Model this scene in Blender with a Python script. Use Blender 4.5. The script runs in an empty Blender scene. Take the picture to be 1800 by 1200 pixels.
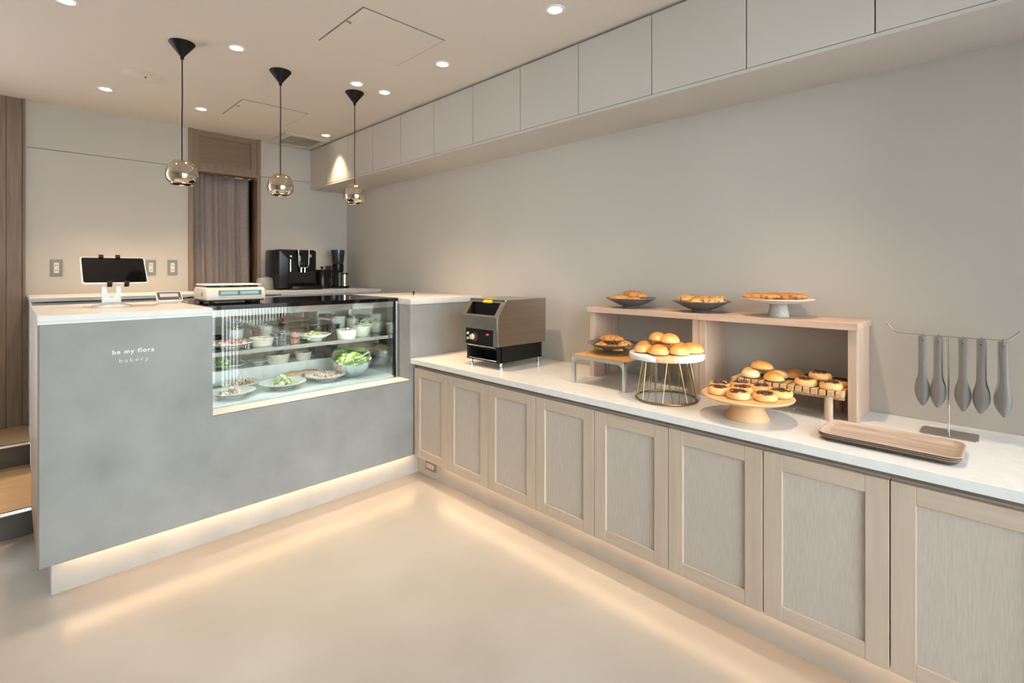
import bpy, bmesh, math, random
from mathutils import Vector, Matrix, noise
PI = math.pi
R = math.radians
scene = bpy.context.scene
C = scene.collection

# ------------------------------------------------------------------ camera
cd = bpy.data.cameras.new('camera'); cam = bpy.data.objects.new('camera', cd); C.objects.link(cam)
cam.location = (0, 0, 1.262); cam.rotation_euler = (R(90), 0, R(-45.145))
cd.sensor_width = 36; cd.lens = 36 * 879.6 / 1800
cd.shift_y = -(600 - 476.36) / 1800
cd.clip_start = 0.02
scene.camera = cam
# ------------------------------------------------------------------ world, exposure
scene.view_settings.view_transform = 'Standard'; scene.view_settings.look = 'None'
scene.view_settings.gamma = 1; scene.view_settings.use_curve_mapping = False
scene.view_settings.exposure = 0.24
w = bpy.data.worlds.new('overcast_sky'); scene.world = w; w.use_nodes = True
bg = w.node_tree.nodes['Background']; bg.inputs[0].default_value = (0.90, 0.95, 1.0, 1); bg.inputs[1].default_value = 11.0
XW, XUP, XC, XD, XK = 2.30, 1.947, 1.719, 1.737, 1.8215
YF, YG, YB, YS, XL = 2.581, 2.7115, 4.54, -0.5, -1.6
ZT, ZC, H = 0.732, 1.094, 2.3765
WX0, WX1 = -0.1, 1.60            # glazed part of the shop front
pl = bpy.data.lights.new('window_daylight', 'AREA'); pl.shape = 'RECTANGLE'; pl.size = XW - WX0; pl.size_y = 2.3
pl.energy = 1; pl.cycles.is_portal = True
po = bpy.data.objects.new('window_daylight', pl); C.objects.link(po)
po.location = ((WX0 + XW) / 2, YS - 0.09, 1.17); po.rotation_euler = (R(90), 0, 0)
SPOT_W, LED_S, CASE_S = 11.5, 25.0, 7.0
WARM = (1.0, 0.70, 0.42)

# ------------------------------------------------------------------ materials
MC = {}
def new_mat(name):
    m = bpy.data.materials.new(name); m.use_nodes = True
    nt = m.node_tree; return m, nt, nt.nodes['Principled BSDF']
def mat(name, col, rough=0.5, metal=0.0, var=0.06, scale=6.0, bump=0.0, stretch=(1, 1, 1), col2=None, emit=0, ecol=None,
        coat=0.0, spec=0.5, sheen=0.0, trans=0.0):
    if name in MC: return MC[name]
    m, nt, b = new_mat(name)
    b.inputs['Roughness'].default_value = rough; b.inputs['Metallic'].default_value = metal
    b.inputs['Coat Weight'].default_value = coat; b.inputs['Specular IOR Level'].default_value = spec
    b.inputs['Transmission Weight'].default_value = trans
    tc = nt.nodes.new('ShaderNodeTexCoord'); mp = nt.nodes.new('ShaderNodeMapping'); mp.inputs['Scale'].default_value = stretch
    oi = nt.nodes.new('ShaderNodeObjectInfo'); ml = nt.nodes.new('ShaderNodeMath'); ml.operation = 'MULTIPLY'; ml.inputs[1].default_value = 37
    nt.links.new(oi.outputs['Random'], ml.inputs[0]); nt.links.new(ml.outputs[0], mp.inputs['Location'])
    nt.links.new(tc.outputs['Object'], mp.inputs['Vector'])
    n = nt.nodes.new('ShaderNodeTexNoise'); n.inputs['Scale'].default_value = scale; n.inputs['Detail'].default_value = 6
    nt.links.new(mp.outputs[0], n.inputs['Vector'])
    mx = nt.nodes.new('ShaderNodeMix'); mx.data_type = 'RGBA'
    c2 = col2 or tuple(max(0, c * (1 - var * 2.5)) for c in col)
    mx.inputs[6].default_value = (*c2, 1); mx.inputs[7].default_value = (*col, 1)
    cr = nt.nodes.new('ShaderNodeValToRGB'); cr.color_ramp.elements[0].position = 0.3; cr.color_ramp.elements[1].position = 0.65
    nt.links.new(n.outputs['Fac'], cr.inputs[0]); nt.links.new(cr.outputs[0], mx.inputs[0])
    nt.links.new(mx.outputs[2], b.inputs['Base Color'])
    if bump:
        bp = nt.nodes.new('ShaderNodeBump'); bp.inputs['Strength'].default_value = bump; bp.inputs['Distance'].default_value = 0.002
        nt.links.new(n.outputs['Fac'], bp.inputs['Height']); nt.links.new(bp.outputs[0], b.inputs['Normal'])
    if emit:
        b.inputs['Emission Color'].default_value = (*(ecol or col), 1); b.inputs['Emission Strength'].default_value = emit
    MC[name] = m; return m
def emis(name, col, s):
    if name in MC: return MC[name]
    m, nt, b = new_mat(name); nt.nodes.remove(b)
    e = nt.nodes.new('ShaderNodeEmission'); e.inputs[0].default_value = (*col, 1); e.inputs[1].default_value = s
    nt.links.new(e.outputs[0], nt.nodes['Material Output'].inputs[0]); MC[name] = m; return m
def glassmat(name, tint=(0.96, 0.99, 0.98), ior=1.45, base=0.0, rough=0.0, gcol=(1, 1, 1)):
    if name in MC: return MC[name]
    m, nt, b = new_mat(name); nt.nodes.remove(b)
    t = nt.nodes.new('ShaderNodeBsdfTransparent'); t.inputs[0].default_value = (*tint, 1)
    g = nt.nodes.new('ShaderNodeBsdfGlossy'); g.inputs['Roughness'].default_value = rough; g.inputs[0].default_value = (*gcol, 1)
    f = nt.nodes.new('ShaderNodeFresnel'); f.inputs[0].default_value = ior
    a = nt.nodes.new('ShaderNodeMath'); a.operation = 'ADD'; a.inputs[1].default_value = base; a.use_clamp = True
    mx = nt.nodes.new('ShaderNodeMixShader')
    nt.links.new(f.outputs[0], a.inputs[0]); nt.links.new(a.outputs[0], mx.inputs[0])
    nt.links.new(t.outputs[0], mx.inputs[1]); nt.links.new(g.outputs[0], mx.inputs[2])
    nt.links.new(mx.outputs[0], nt.nodes['Material Output'].inputs[0]); MC[name] = m; return m
def wood(name, light, dark, axis='Z', rough=0.5, scale=14, contrast=0.5):
    st = {'X': (0.07, 1, 1), 'Y': (1, 0.07, 1), 'Z': (1, 1, 0.07)}[axis]
    st = tuple(s * 4 for s in st)
    return mat(name, light, rough, 0, scale=scale, stretch=st, col2=dark, bump=0.15)
def baked(name, pale, gold, brown, spot=None, sscale=60, lo=0.15, hi=0.9):
    """bread crust: pale underside, golden top, patches of brown"""
    if name in MC: return MC[name]
    m, nt, b = new_mat(name); b.inputs['Roughness'].default_value = 0.42
    tc = nt.nodes.new('ShaderNodeTexCoord'); sx = nt.nodes.new('ShaderNodeSeparateXYZ')
    nt.links.new(tc.outputs['Generated'], sx.inputs[0])
    n = nt.nodes.new('ShaderNodeTexNoise'); n.inputs['Scale'].default_value = 28; n.inputs['Detail'].default_value = 4
    nt.links.new(tc.outputs['Object'], n.inputs['Vector'])
    ad = nt.nodes.new('ShaderNodeMath'); ad.operation = 'MULTIPLY_ADD'; ad.inputs[1].default_value = 0.6; ad.inputs[2].default_value = -0.3
    nt.links.new(n.outputs['Fac'], ad.inputs[0])
    a2 = nt.nodes.new('ShaderNodeMath'); nt.links.new(ad.outputs[0], a2.inputs[0]); nt.links.new(sx.outputs[2], a2.inputs[1])
    cr = nt.nodes.new('ShaderNodeValToRGB'); e = cr.color_ramp.elements
    e[0].position = lo; e[0].color = (*pale, 1); e[1].position = hi; e[1].color = (*brown, 1)
    k = cr.color_ramp.elements.new((lo + hi) / 2); k.color = (*gold, 1)
    nt.links.new(a2.outputs[0], cr.inputs[0])
    out = cr.outputs[0]
    if spot:
        v = nt.nodes.new('ShaderNodeTexNoise'); v.inputs['Scale'].default_value = sscale; nt.links.new(tc.outputs['Object'], v.inputs['Vector'])
        r2 = nt.nodes.new('ShaderNodeValToRGB'); r2.color_ramp.elements[0].position = 0.58; r2.color_ramp.elements[1].position = 0.62
        nt.links.new(v.outputs['Fac'], r2.inputs[0])
        mx = nt.nodes.new('ShaderNodeMix'); mx.data_type = 'RGBA'; nt.links.new(r2.outputs[0], mx.inputs[0])
        nt.links.new(out, mx.inputs[6]); mx.inputs[7].default_value = (*spot, 1); out = mx.outputs[2]
    nt.links.new(out, b.inputs['Base Color'])
    bp = nt.nodes.new('ShaderNodeBump'); bp.inputs['Strength'].default_value = 0.2; bp.inputs['Distance'].default_value = 0.003
    nt.links.new(n.outputs['Fac'], bp.inputs['Height']); nt.links.new(bp.outputs[0], b.inputs['Normal'])
    MC[name] = m; return m

M_wall = mat('plaster_wall', (0.525, 0.495, 0.45), 0.75, scale=1.2, var=0.015, bump=0.03)
M_ceil = mat('ceiling_paint', (0.66, 0.60, 0.54), 0.8, scale=1, var=0.01)
M_floor = mat('polished_concrete', (0.38, 0.363, 0.34), 0.26, scale=1.6, var=0.0, col2=(0.315, 0.292, 0.265), bump=0.02)
M_mortar = mat('grey_mortar', (0.285, 0.285, 0.278), 0.45, scale=4.5, col2=(0.218, 0.218, 0.213), bump=0.05)
M_plinth = mat('plinth_plaster', (0.44, 0.42, 0.385), 0.6, scale=7, var=0.05)
M_stone = mat('white_stone', (0.74, 0.735, 0.71), 0.22, scale=24, var=0.025)
M_slab = mat('counter_slab', (0.66, 0.65, 0.62), 0.25, scale=20, var=0.03)
M_cab = mat('cabinet_paint', (0.53, 0.495, 0.455), 0.55, scale=1, var=0.01)
M_gap = mat('shadow_gap', (0.10, 0.09, 0.08), 0.8)
OL, OD = (0.54, 0.44, 0.35), (0.48, 0.385, 0.30)
M_oakZ = wood('oak_upright_grain', OL, OD, 'Z'); M_oakY = wood('oak_level_grain', OL, OD, 'Y')
M_oakP = wood('oak_panel_grain', (0.53, 0.465, 0.40), (0.455, 0.395, 0.335), 'Z', scale=75)
M_ashY = wood('ash_board', (0.60, 0.44, 0.335), (0.48, 0.345, 0.26), 'Y'); M_ashZ = wood('ash_upright', (0.60, 0.44, 0.335), (0.49, 0.36, 0.275), 'Z')
M_brown = wood('brown_door_wood', (0.22, 0.14, 0.085), (0.19, 0.12, 0.07), 'X'); M_brownZ = wood('brown_jamb_wood', (0.255, 0.17, 0.11), (0.21, 0.14, 0.09), 'Z')
M_plank = wood('grey_brown_plank', (0.22, 0.155, 0.105), (0.16, 0.11, 0.075), 'Z')
M_tread = wood('oak_tread', (0.40, 0.26, 0.14), (0.32, 0.20, 0.10), 'X')
M_steel = mat('brushed_steel', (0.46, 0.42, 0.37), 0.28, 1.0, scale=30, stretch=(0.1, 1, 3), var=0.04)
M_steelP = mat('polished_steel', (0.72, 0.72, 0.71), 0.13, 1.0, var=0.01)
M_black = mat('black_plastic', (0.006, 0.006, 0.006), 0.25, var=0.05, spec=0.3)
M_matblack = mat('matt_black', (0.009, 0.008, 0.007), 0.5, var=0.05, spec=0.2)
M_gloss = mat('gloss_black', (0.005, 0.005, 0.005), 0.06, var=0.0, spec=0.4)
M_white = mat('white_plastic', (0.80, 0.79, 0.77), 0.3, var=0.01)
M_cream = mat('cream_plastic', (0.66, 0.60, 0.51), 0.4, var=0.02)
M_ceram = mat('grey_stoneware', (0.15, 0.135, 0.12), 0.35, var=0.08, scale=40)
M_plateg = mat('pale_grey_ceramic', (0.58, 0.57, 0.53), 0.3, var=0.03, scale=30)
M_glass = glassmat('clear_glass', base=0.02)
M_shelfglass = glassmat('shelf_glass', (0.90, 0.96, 0.95), base=0.03)
M_window = glassmat('window_glass')
M_tub = glassmat('tub_plastic', (0.93, 0.93, 0.91), base=0.10, rough=0.25)
M_shade = glassmat('smoked_mirror_glass', (0.30, 0.25, 0.18), base=0.80, gcol=(0.72, 0.65, 0.54))

# ------------------------------------------------------------------ mesh helpers
def join(*gs):
    V, F = [], []
    for v, f in gs:
        o = len(V); V += list(v); F += [tuple(i + o for i in q) for q in f]
    return V, F
def tf(g, m):
    return [tuple(m @ Vector(v)) for v in g[0]], g[1]
def mv(g, x=0, y=0, z=0): return [(a + x, b + y, c + z) for a, b, c in g[0]], g[1]
def rotz(g, a): return tf(g, Matrix.Rotation(a, 4, 'Z'))
def box(x0, x1, y0, y1, z0, z1, bev=0.0, seg=2):
    if x0 > x1: x0, x1 = x1, x0
    if y0 > y1: y0, y1 = y1, y0
    if z0 > z1: z0, z1 = z1, z0
    v = [(x0, y0, z0), (x1, y0, z0), (x1, y1, z0), (x0, y1, z0), (x0, y0, z1), (x1, y0, z1), (x1, y1, z1), (x0, y1, z1)]
    f = [(0, 3, 2, 1), (4, 5, 6, 7), (0, 1, 5, 4), (1, 2, 6, 5), (2, 3, 7, 6), (3, 0, 4, 7)]
    if not bev: return v, f
    return bevel((v, f), bev, seg)
def bevel(g, bev, seg=2, ang=None):
    bm = bmesh.new(); vs = [bm.verts.new(p) for p in g[0]]
    for q in g[1]: bm.faces.new([vs[i] for i in q])
    ed = bm.edges[:]
    if ang is not None:
        bm.normal_update(); ed = [e for e in ed if len(e.link_faces) == 2 and e.calc_face_angle(0) > ang]
    bmesh.ops.bevel(bm, geom=ed, offset=bev, segments=seg, profile=0.5, affect='EDGES', clamp_overlap=True)
    V = [tuple(v.co) for v in bm.verts]; bm.verts.index_update()
    F = [tuple(v.index for v in f.verts) for f in bm.faces]; bm.free(); return V, F
def prism(poly, a0, a1, axis='Y'):
    """closed polygon extruded along an axis; poly pairs are the other two coordinates in order"""
    n = len(poly); V = []
    for a in (a0, a1):
        for p, q in poly:
            V.append({'Y': (p, a, q), 'X': (a, p, q), 'Z': (p, q, a)}[axis])
    F = [tuple(range(n)), tuple(range(2 * n - 1, n - 1, -1))]
    F += [(i, (i + 1) % n, (i + 1) % n + n, i + n)[::-1] for i in range(n)]
    return V, F
def lathe(prof, n=32, cx=0, cy=0, cz=0, sx=1, sy=1):
    V, F, rings = [], [], []
    for r, z in prof:
        if r < 1e-6: rings.append([len(V)]); V.append((cx, cy, cz + z))
        else:
            rings.append(list(range(len(V), len(V) + n)))
            V += [(cx + sx * r * math.cos(2 * PI * i / n), cy + sy * r * math.sin(2 * PI * i / n), cz + z) for i in range(n)]
    for a, b in zip(rings, rings[1:]):
        for i in range(n):
            j = (i + 1) % n
            if len(a) == 1 and len(b) == 1: continue
            if len(a) == 1: F.append((a[0], b[i], b[j]))
            elif len(b) == 1: F.append((a[i], b[0], a[j]))
            else: F.append((a[i], b[i], b[j], a[j]))
    return V, F
def cyl(x, y, z0, z1, r, n=20, r2=None):
    r2 = r if r2 is None else r2
    return lathe([(0, z0), (r, z0), (r2, z1), (0, z1)], n, x, y)
def tube(pts, r, n=8, closed=False, rad=None):
    P = [Vector(p) for p in pts]; V, F = [], []; m = len(P); up = Vector((0, 0, 1))
    prev = None
    for i, p in enumerate(P):
        if closed: t = (P[(i + 1) % m] - P[i - 1]).normalized()
        else: t = (P[min(i + 1, m - 1)] - P[max(i - 1, 0)]).normalized()
        a = prev if prev is not None else (up if abs(t.dot(up)) < 0.9 else Vector((1, 0, 0)))
        u = (a - t * a.dot(t)).normalized(); w_ = t.cross(u); prev = u
        rr = rad[i] if rad else r
        for k in range(n):
            q = p + (u * math.cos(2 * PI * k / n) + w_ * math.sin(2 * PI * k / n)) * rr; V.append(tuple(q))
    for i in range(m if closed else m - 1):
        j = (i + 1) % m
        for k in range(n):
            l = (k + 1) % n; F.append((i * n + k, i * n + l, j * n + l, j * n + k))
    if not closed: F.append(tuple(range(n))[::-1]); F.append(tuple(range((m - 1) * n, m * n)))
    return V, F
def grid(fn, nu, nv, thick=0.0):
    """surface fn(u,v) -> xyz, given real thickness along its normals by duplicating it"""
    V = [fn(i / nu, j / nv) for j in range(nv + 1) for i in range(nu + 1)]
    F = [(j * (nu + 1) + i, j * (nu + 1) + i + 1, (j + 1) * (nu + 1) + i + 1, (j + 1) * (nu + 1) + i) for j in range(nv) for i in range(nu)]
    return V, F
def build_mesh(name, g, m, smooth=None):
    me = bpy.data.meshes.new(name); me.from_pydata(g[0], [], g[1])
    bm = bmesh.new(); bm.from_mesh(me); bmesh.ops.recalc_face_normals(bm, faces=bm.faces); bm.to_mesh(me); bm.free()
    if smooth is not None:
        me.polygons.foreach_set('use_smooth', [True] * len(me.polygons)); me.set_sharp_from_angle(angle=R(smooth))
    for k in (m if isinstance(m, (list, tuple)) else [m]): me.materials.append(k)
    me.update(); return me
def obj(name, g, m, parent=None, smooth=None, world=True):
    """one mesh object; under a parent the world coordinates are made local to it"""
    if parent is not None and world:
        r = parent; off = Vector((0, 0, 0))
        while r is not None: off += r.location; r = r.parent
        g = mv(g, -off.x, -off.y, -off.z)
    o = bpy.data.objects.new(name, build_mesh(name, g, m, smooth)); C.objects.link(o)
    if parent is not None: o.parent = parent
    return o
def tag(o, label=None, cat=None, group=None, kind=None):
    if label: o['label'] = label
    if cat: o['category'] = cat
    if group: o['group'] = group
    if kind: o['kind'] = kind
    return o
def thing(name, label, cat, loc=(0, 0, 0), rz=0, group=None):
    o = bpy.data.objects.new(name, None); C.objects.link(o); o.location = loc; o.rotation_euler = (0, 0, rz)
    o.empty_display_size = 0.05
    return tag(o, label, cat, group)
def struct(name, g, m, label=None, cat=None, smooth=None):
    o = obj(name, g, m, smooth=smooth); return tag(o, label, cat, kind='structure')
def copy_tree(o, parent=None):
    c = o.copy(); C.objects.link(c); c.parent = parent
    for ch in o.children: copy_tree(ch, c)
    return c
def place(proto, used, loc, rz, label, group=None):
    o = copy_tree(proto) if used else proto
    o.location = loc; o.rotation_euler = (0, 0, rz); o['label'] = label
    if group: o['group'] = group
    return o
ORD = ['first', 'second', 'third', 'fourth', 'fifth', 'sixth', 'seventh', 'eighth', 'ninth', 'tenth', 'eleventh', 'twelfth', 'thirteenth']

# ------------------------------------------------------------------ the room
struct('floor', box(XL - 0.1, XW + 0.1, YS - 0.1, YB + 1.3, -0.1, 0), M_floor, 'pale polished concrete floor between the two counters', 'floor')
struct('ceiling', box(XL - 0.1, XW + 0.1, YS - 0.1, YB + 0.1, H, H + 0.1), M_ceil, 'off-white painted ceiling with recessed lights', 'ceiling')
struct('wall_right', box(XW, XW + 0.1, YS - 0.1, YB + 0.1, 0, H), M_wall, 'greige plaster wall behind the bread counter', 'wall')
struct('wall_left', box(XL - 0.1, XL, YS - 0.1, YB + 0.1, 0, H), M_wall, 'greige wall on the left side of the shop', 'wall')
DX0, DX1, DZ = 0.985, 1.512, 2.05     # doorway
ZS = 2.071                            # horizontal joint in the back wall
bw = struct('wall_back', join(box(0.076, DX0, YB, YB + 0.12, 0, ZS - 0.002), box(0.076, DX0, YB, YB + 0.12, ZS + 0.003, H), box(0.08, DX0, YB + 0.004, YB + 0.11, ZS - 0.004, ZS + 0.005),
    box(DX1, XW, YB, YB + 0.12, 0, ZS - 0.002), box(DX1, XW, YB, YB + 0.12, ZS + 0.003, H), box(DX1, XW, YB + 0.004, YB + 0.11, ZS - 0.004, ZS + 0.005)),
    M_wall, 'greige back wall with a thin level joint near the top', 'wall')
struct('trim_6', join(box(0.076, DX0, YB + 0.0025, YB + 0.004, ZS - 0.0019, ZS + 0.0029), box(DX1, XW, YB + 0.0025, YB + 0.004, ZS - 0.0019, ZS + 0.0029)), mat('joint_grey', (0.22, 0.19, 0.165), 0.8), 'thin dark joint line across the back wall', 'trim')
# shop front behind the viewer
struct('wall_front', join(box(XL, WX0, YS - 0.12, YS, 0, H), box(WX0, XW, YS - 0.12, YS, 2.30, H)), M_wall, 'wall beside the shop window', 'wall')
wn = struct('window_1', join(box(WX0, WX0 + 0.05, YS - 0.09, YS - 0.03, 0, 2.3), box(WX1 - 0.05, WX1, YS - 0.09, YS - 0.03, 0, 2.3), box(0.75, 0.80, YS - 0.09, YS - 0.03, 0, 2.3),
    box(WX0, WX1, YS - 0.09, YS - 0.03, 0, 0.06), box(WX0, WX1, YS - 0.09, YS - 0.03, 2.25, 2.3)), M_matblack, 'black framed shop window', 'window')
obj('pane', box(WX0 + 0.05, WX1 - 0.05, YS - 0.065, YS - 0.058, 0.06, 2.25), M_window, wn)
sl = thing('slat_screen', 'white upright slat screen beside the shop window', 'screen', (WX1, YS - 0.05, 0))
obj('rail', box(WX1, XW, YS - 0.07, YS - 0.03, 0, 0.03), M_white, sl); obj('rail', box(WX1, XW, YS - 0.07, YS - 0.03, 2.27, 2.30), M_white, sl)
for i in range(20):
    x = WX1 + 0.03 + i * 0.034
    o = obj('slat', box(x, x + 0.013, YS - 0.065, YS - 0.035, 0.03, 2.27), M_matblack, sl)
struct('trim_1', box(-12, 12, -14, YS - 0.12, -0.12, -0.02), mat('street_paving', (0.35, 0.35, 0.34), 0.8), 'grey street paving outside', 'pavement')

# left: planked door, steps
pd = struct('door_2', box(-0.9, 0.076, YB + 0.02, YB + 0.06, 0.25, H), M_plank, 'tall grey-brown planked door at the far left', 'door')
for i, (a, b, y) in enumerate([(0.062, 0.076, -0.01), (-0.012, 0.060, 0), (-0.078, -0.014, 0), (-0.15, -0.08, 0), (-0.25, -0.152, 0), (-0.35, -0.252, 0), (-0.45, -0.352, 0)]):
    obj('plank', box(a, b, YB - 0.012 + y, YB + 0.02, 0.25, H, 0.001), M_plank, pd)
st = thing('stair', 'two oak steps with pale metal nosings left of the grey counter', 'stairs', (-0.5, 3.32, 0))
SX0, SX1 = XL + 0.02, 0.088
obj('riser', box(SX0, SX1, 3.335, 3.35, 0, 0.112), mat('dark_riser', (0.10, 0.085, 0.07), 0.4), st)
obj('tread', box(SX0, SX1, 3.335, 4.085, 0.112, 0.13), M_tread, st)
obj('nosing', box(SX0, SX1, 3.318, 3.336, 0.118, 0.133, 0.002), M_steelP, st)
obj('riser', box(SX0, SX1, 4.085, 4.10, 0.13, 0.245), MC['dark_riser'], st)
obj('tread', box(SX0, SX1, 4.085, YB + 0.02, 0.245, 0.262), M_tread, st)
obj('nosing', box(SX0, SX1, 4.068, 4.086, 0.249, 0.265, 0.002), M_steelP, st)

# doorway with transom panel
dr = struct('door_1', join(box(DX0, DX0 + 0.028, YB - 0.02, YB + 0.12, 0, H), box(DX1 - 0.028, DX1, YB - 0.02, YB + 0.12, 0, H), box(DX0 + 0.028, DX1 - 0.028, YB - 0.022, YB + 0.12, DZ, DZ + 0.028)),
    M_brownZ, 'brown wooden doorway in the back wall behind the counter', 'door')
px0, px1, pz0, pz1 = DX0 + 0.028, DX1 - 0.028, DZ + 0.028, H
obj('transom_panel', box(px0 + 0.03, px1 - 0.03, YB + 0.012, YB + 0.03, pz0 + 0.03, pz1 - 0.03), M_brown, dr)
for nm, g in (('transom_rail', box(px0, px1, YB - 0.006, YB + 0.02, pz0, pz0 + 0.042)), ('transom_rail', box(px0, px1, YB - 0.006, YB + 0.02, pz1 - 0.045, pz1 - 0.002)),
              ('transom_stile', box(px0, px0 + 0.045, YB - 0.006, YB + 0.02, pz0 + 0.042, pz1 - 0.045)), ('transom_stile', box(px1 - 0.045, px1, YB - 0.006, YB + 0.02, pz0 + 0.042, pz1 - 0.045))):
    obj(nm, g, M_brownZ, dr)
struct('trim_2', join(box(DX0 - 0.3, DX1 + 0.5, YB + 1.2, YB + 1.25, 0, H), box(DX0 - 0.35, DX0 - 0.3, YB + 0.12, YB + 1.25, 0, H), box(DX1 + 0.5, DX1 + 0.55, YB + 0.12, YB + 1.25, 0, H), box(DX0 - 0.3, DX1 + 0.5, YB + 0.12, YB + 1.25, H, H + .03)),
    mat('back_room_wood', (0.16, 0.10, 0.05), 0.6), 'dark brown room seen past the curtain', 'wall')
tag(obj('curtain', grid(lambda u, v: (DX0 + 0.034 + u * 0.428 + 0.004 * math.sin(v * 5), YB + 0.06 + (0.014 + 0.008 * (1 - v)) * math.sin(u * 25 + 0.7 * math.sin(v * 2.5)) + 0.005 * math.sin(u * 57 + v), 0.55 + v * 1.49), 90, 16),
        mat('mauve_curtain', (0.27, 0.225, 0.21), 0.9, scale=40, var=0.05), smooth=60), 'greyish mauve pleated curtain hanging in the brown doorway', 'curtain')
bpy.data.objects['curtain'].modifiers.new('thickness', 'SOLIDIFY').thickness = 0.003
tag(obj('curtain_rod', tube([(DX0 + 0.026, YB + 0.06, 2.043), (DX1 - 0.026, YB + 0.06, 2.043)], 0.006), M_steelP, smooth=40), 'thin metal rod carrying the mauve curtain in the doorway', 'rod')
lp = thing('wall_lamp', 'small warm lamp glimpsed past the right edge of the curtain', 'lamp', (1.72, YB + 1.14, 1.42))
obj('lamp_bracket', box(1.70, 1.74, YB + 1.15, YB + 1.20, 1.39, 1.45), M_matblack, lp)
obj('bulb', lathe([(0, -0.03), (0.022, -0.018), (0.025, 0), (0.018, 0.02), (0, 0.03)], 16, 1.72, YB + 1.125, 1.42), emis('bulb_back', (1, 0.6, 0.25), 6), lp, 50)

# ceiling fittings
def hatch(x, y, s, label, latch=True):
    t = thing('access_hatch', label, 'hatch', (x, y, H))
    obj('hatch_frame', join(box(x - s - 0.003, x + s + 0.003, y - s - 0.003, y - s + 0.0015, H - 0.002, H), box(x - s - 0.003, x + s + 0.003, y + s - 0.0015, y + s + 0.003, H - 0.002, H),
        box(x - s - 0.003, x - s + 0.0015, y - s, y + s, H - 0.002, H), box(x + s - 0.0015, x + s + 0.003, y - s, y + s, H - 0.002, H)), mat('hatch_joint', (0.20, 0.17, 0.14), 0.7), t)
    obj('hatch_panel', box(x - s + 0.002, x + s - 0.002, y - s + 0.002, y + s - 0.002, H - 0.004, H), M_ceil, t)
    if latch: obj('latch', join(cyl(x - s + 0.02, y - 0.06, H - 0.010, H - 0.003, 0.005, 12), box(x - s, x - s + 0.02, y - 0.063, y - 0.057, H - 0.007, H - 0.003)), M_steel, t)
hatch(1.268, 2.148, 0.213, 'square ceiling access hatch with a small latch, nearer the camera')
hatch(1.281, 3.735, 0.213, 'square ceiling access hatch behind the pendants, near the vent')
vt = thing('ceiling_vent', 'rectangular ceiling ventilation grille near the brown doorway', 'vent', (1.745, 4.30, H))
obj('vent_frame', join(box(1.56, 1.93, 4.10, 4.155, H - 0.016, H, 0.003), box(1.56, 1.93, 4.445, 4.50, H - 0.016, H, 0.003), box(1.56, 1.615, 4.155, 4.445, H - 0.016, H), box(1.875, 1.93, 4.155, 4.445, H - 0.016, H)), mat('vent_plastic', (0.60, 0.55, 0.48), 0.5), vt)
obj('vent_backing', box(1.615, 1.875, 4.155, 4.445, H - 0.003, H - 0.001), mat('vent_dark', (0.16, 0.12, 0.08), 0.8), vt)
for i in range(12):
    y = 4.165 + i * 0.0245
    o = obj('slat', tf(box(-0.13, 0.13, -0.008, 0.008, -0.001, 0.001), Matrix.Translation((1.745, y, H - 0.009)) @ Matrix.Rotation(R(35), 4, 'X')), MC['vent_plastic'], vt)
cv = thing('ceiling_cover', 'round flush cream cover plate on the ceiling left of the nearest pendant', 'cover', (0.548, 3.52, H))
obj('cover_plate', lathe([(0, -0.0035), (0.10, -0.0035), (0.106, -0.001), (0.108, 0)], 40, 0.548, 3.52, H), mat('cover_plastic', (0.65, 0.60, 0.52), 0.7), cv, 40)
obj('indicator', cyl(0.55, 3.50, H - 0.011, H - 0.006, 0.004, 10), M_matblack, cv)
tag(obj('sprinkler_head', lathe([(0, -0.02), (0.006, -0.02), (0.006, -0.008), (0.018, -0.004), (0.02, 0)], 16, 0.98, 1.79, H), M_steel), 'tiny round metal sensor on the ceiling at the top edge', 'sensor')

DLS = [(1.64, 1.373, 'recessed round downlight above the shelf boxes, nearest in view', 1.2), (1.645, 2.164, 'recessed round downlight beside the near ceiling hatch', 1.3), (1.458, 2.752, 'recessed round downlight in front of the third pendant, left of its pair', 1.0),
       (1.65, 2.762, 'recessed round downlight right of its pair by the upper cabinets', 1.0), (0.80, 2.735, 'recessed round downlight between the first and second pendants', 1.0), (0.417, 3.92, 'recessed round downlight near the back wall, leftmost', 1.3),
       (0.931, 3.935, 'recessed round downlight in front of the brown doorway', 1.3), (1.833, 3.976, 'recessed round downlight beside the ceiling vent', 0.4), (0.165, 2.755, 'recessed round downlight cut by the top edge of the photo', 0.5),
       (1.64, 0.58, 'recessed round downlight over the crate and tray, out of view', 1.2), (-0.55, 1.9, 'recessed round downlight over the floor near the steps, out of view', 2.0)]
dl = thing('downlight', 'x', 'ceiling light', (0, 0, 0), 0, 'recessed ceiling downlights')
obj('trim_ring', lathe([(0.030, 0), (0.030, -0.004), (0.040, -0.003), (0.041, 0)], 32), M_white, dl, 50, world=False)
obj('lens', lathe([(0, -0.0025), (0.030, -0.0025)], 32), emis('downlight_lens', (1, 0.90, 0.76), 9), dl, world=False)
for i, (x, y, lb, k) in enumerate(DLS):
    o = place(dl, i > 0, (x, y, H), 0, lb)
    s = bpy.data.lights.new('downlight_spot', 'SPOT'); s.energy = SPOT_W * k * (2.0 if y < 2.5 and x > 1 else 1.0 if y < 2.5 else 1.9 if y < 3 else 2.8); s.color = WARM if i != 0 and i != 9 else (1, 0.74, 0.48); s.spot_size = R(80); s.spot_blend = 0.9; s.shadow_soft_size = 0.018
    so = bpy.data.objects.new('downlight_spot', s); C.objects.link(so); so.parent = o; so.location = (0, 0, -0.012)

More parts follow.
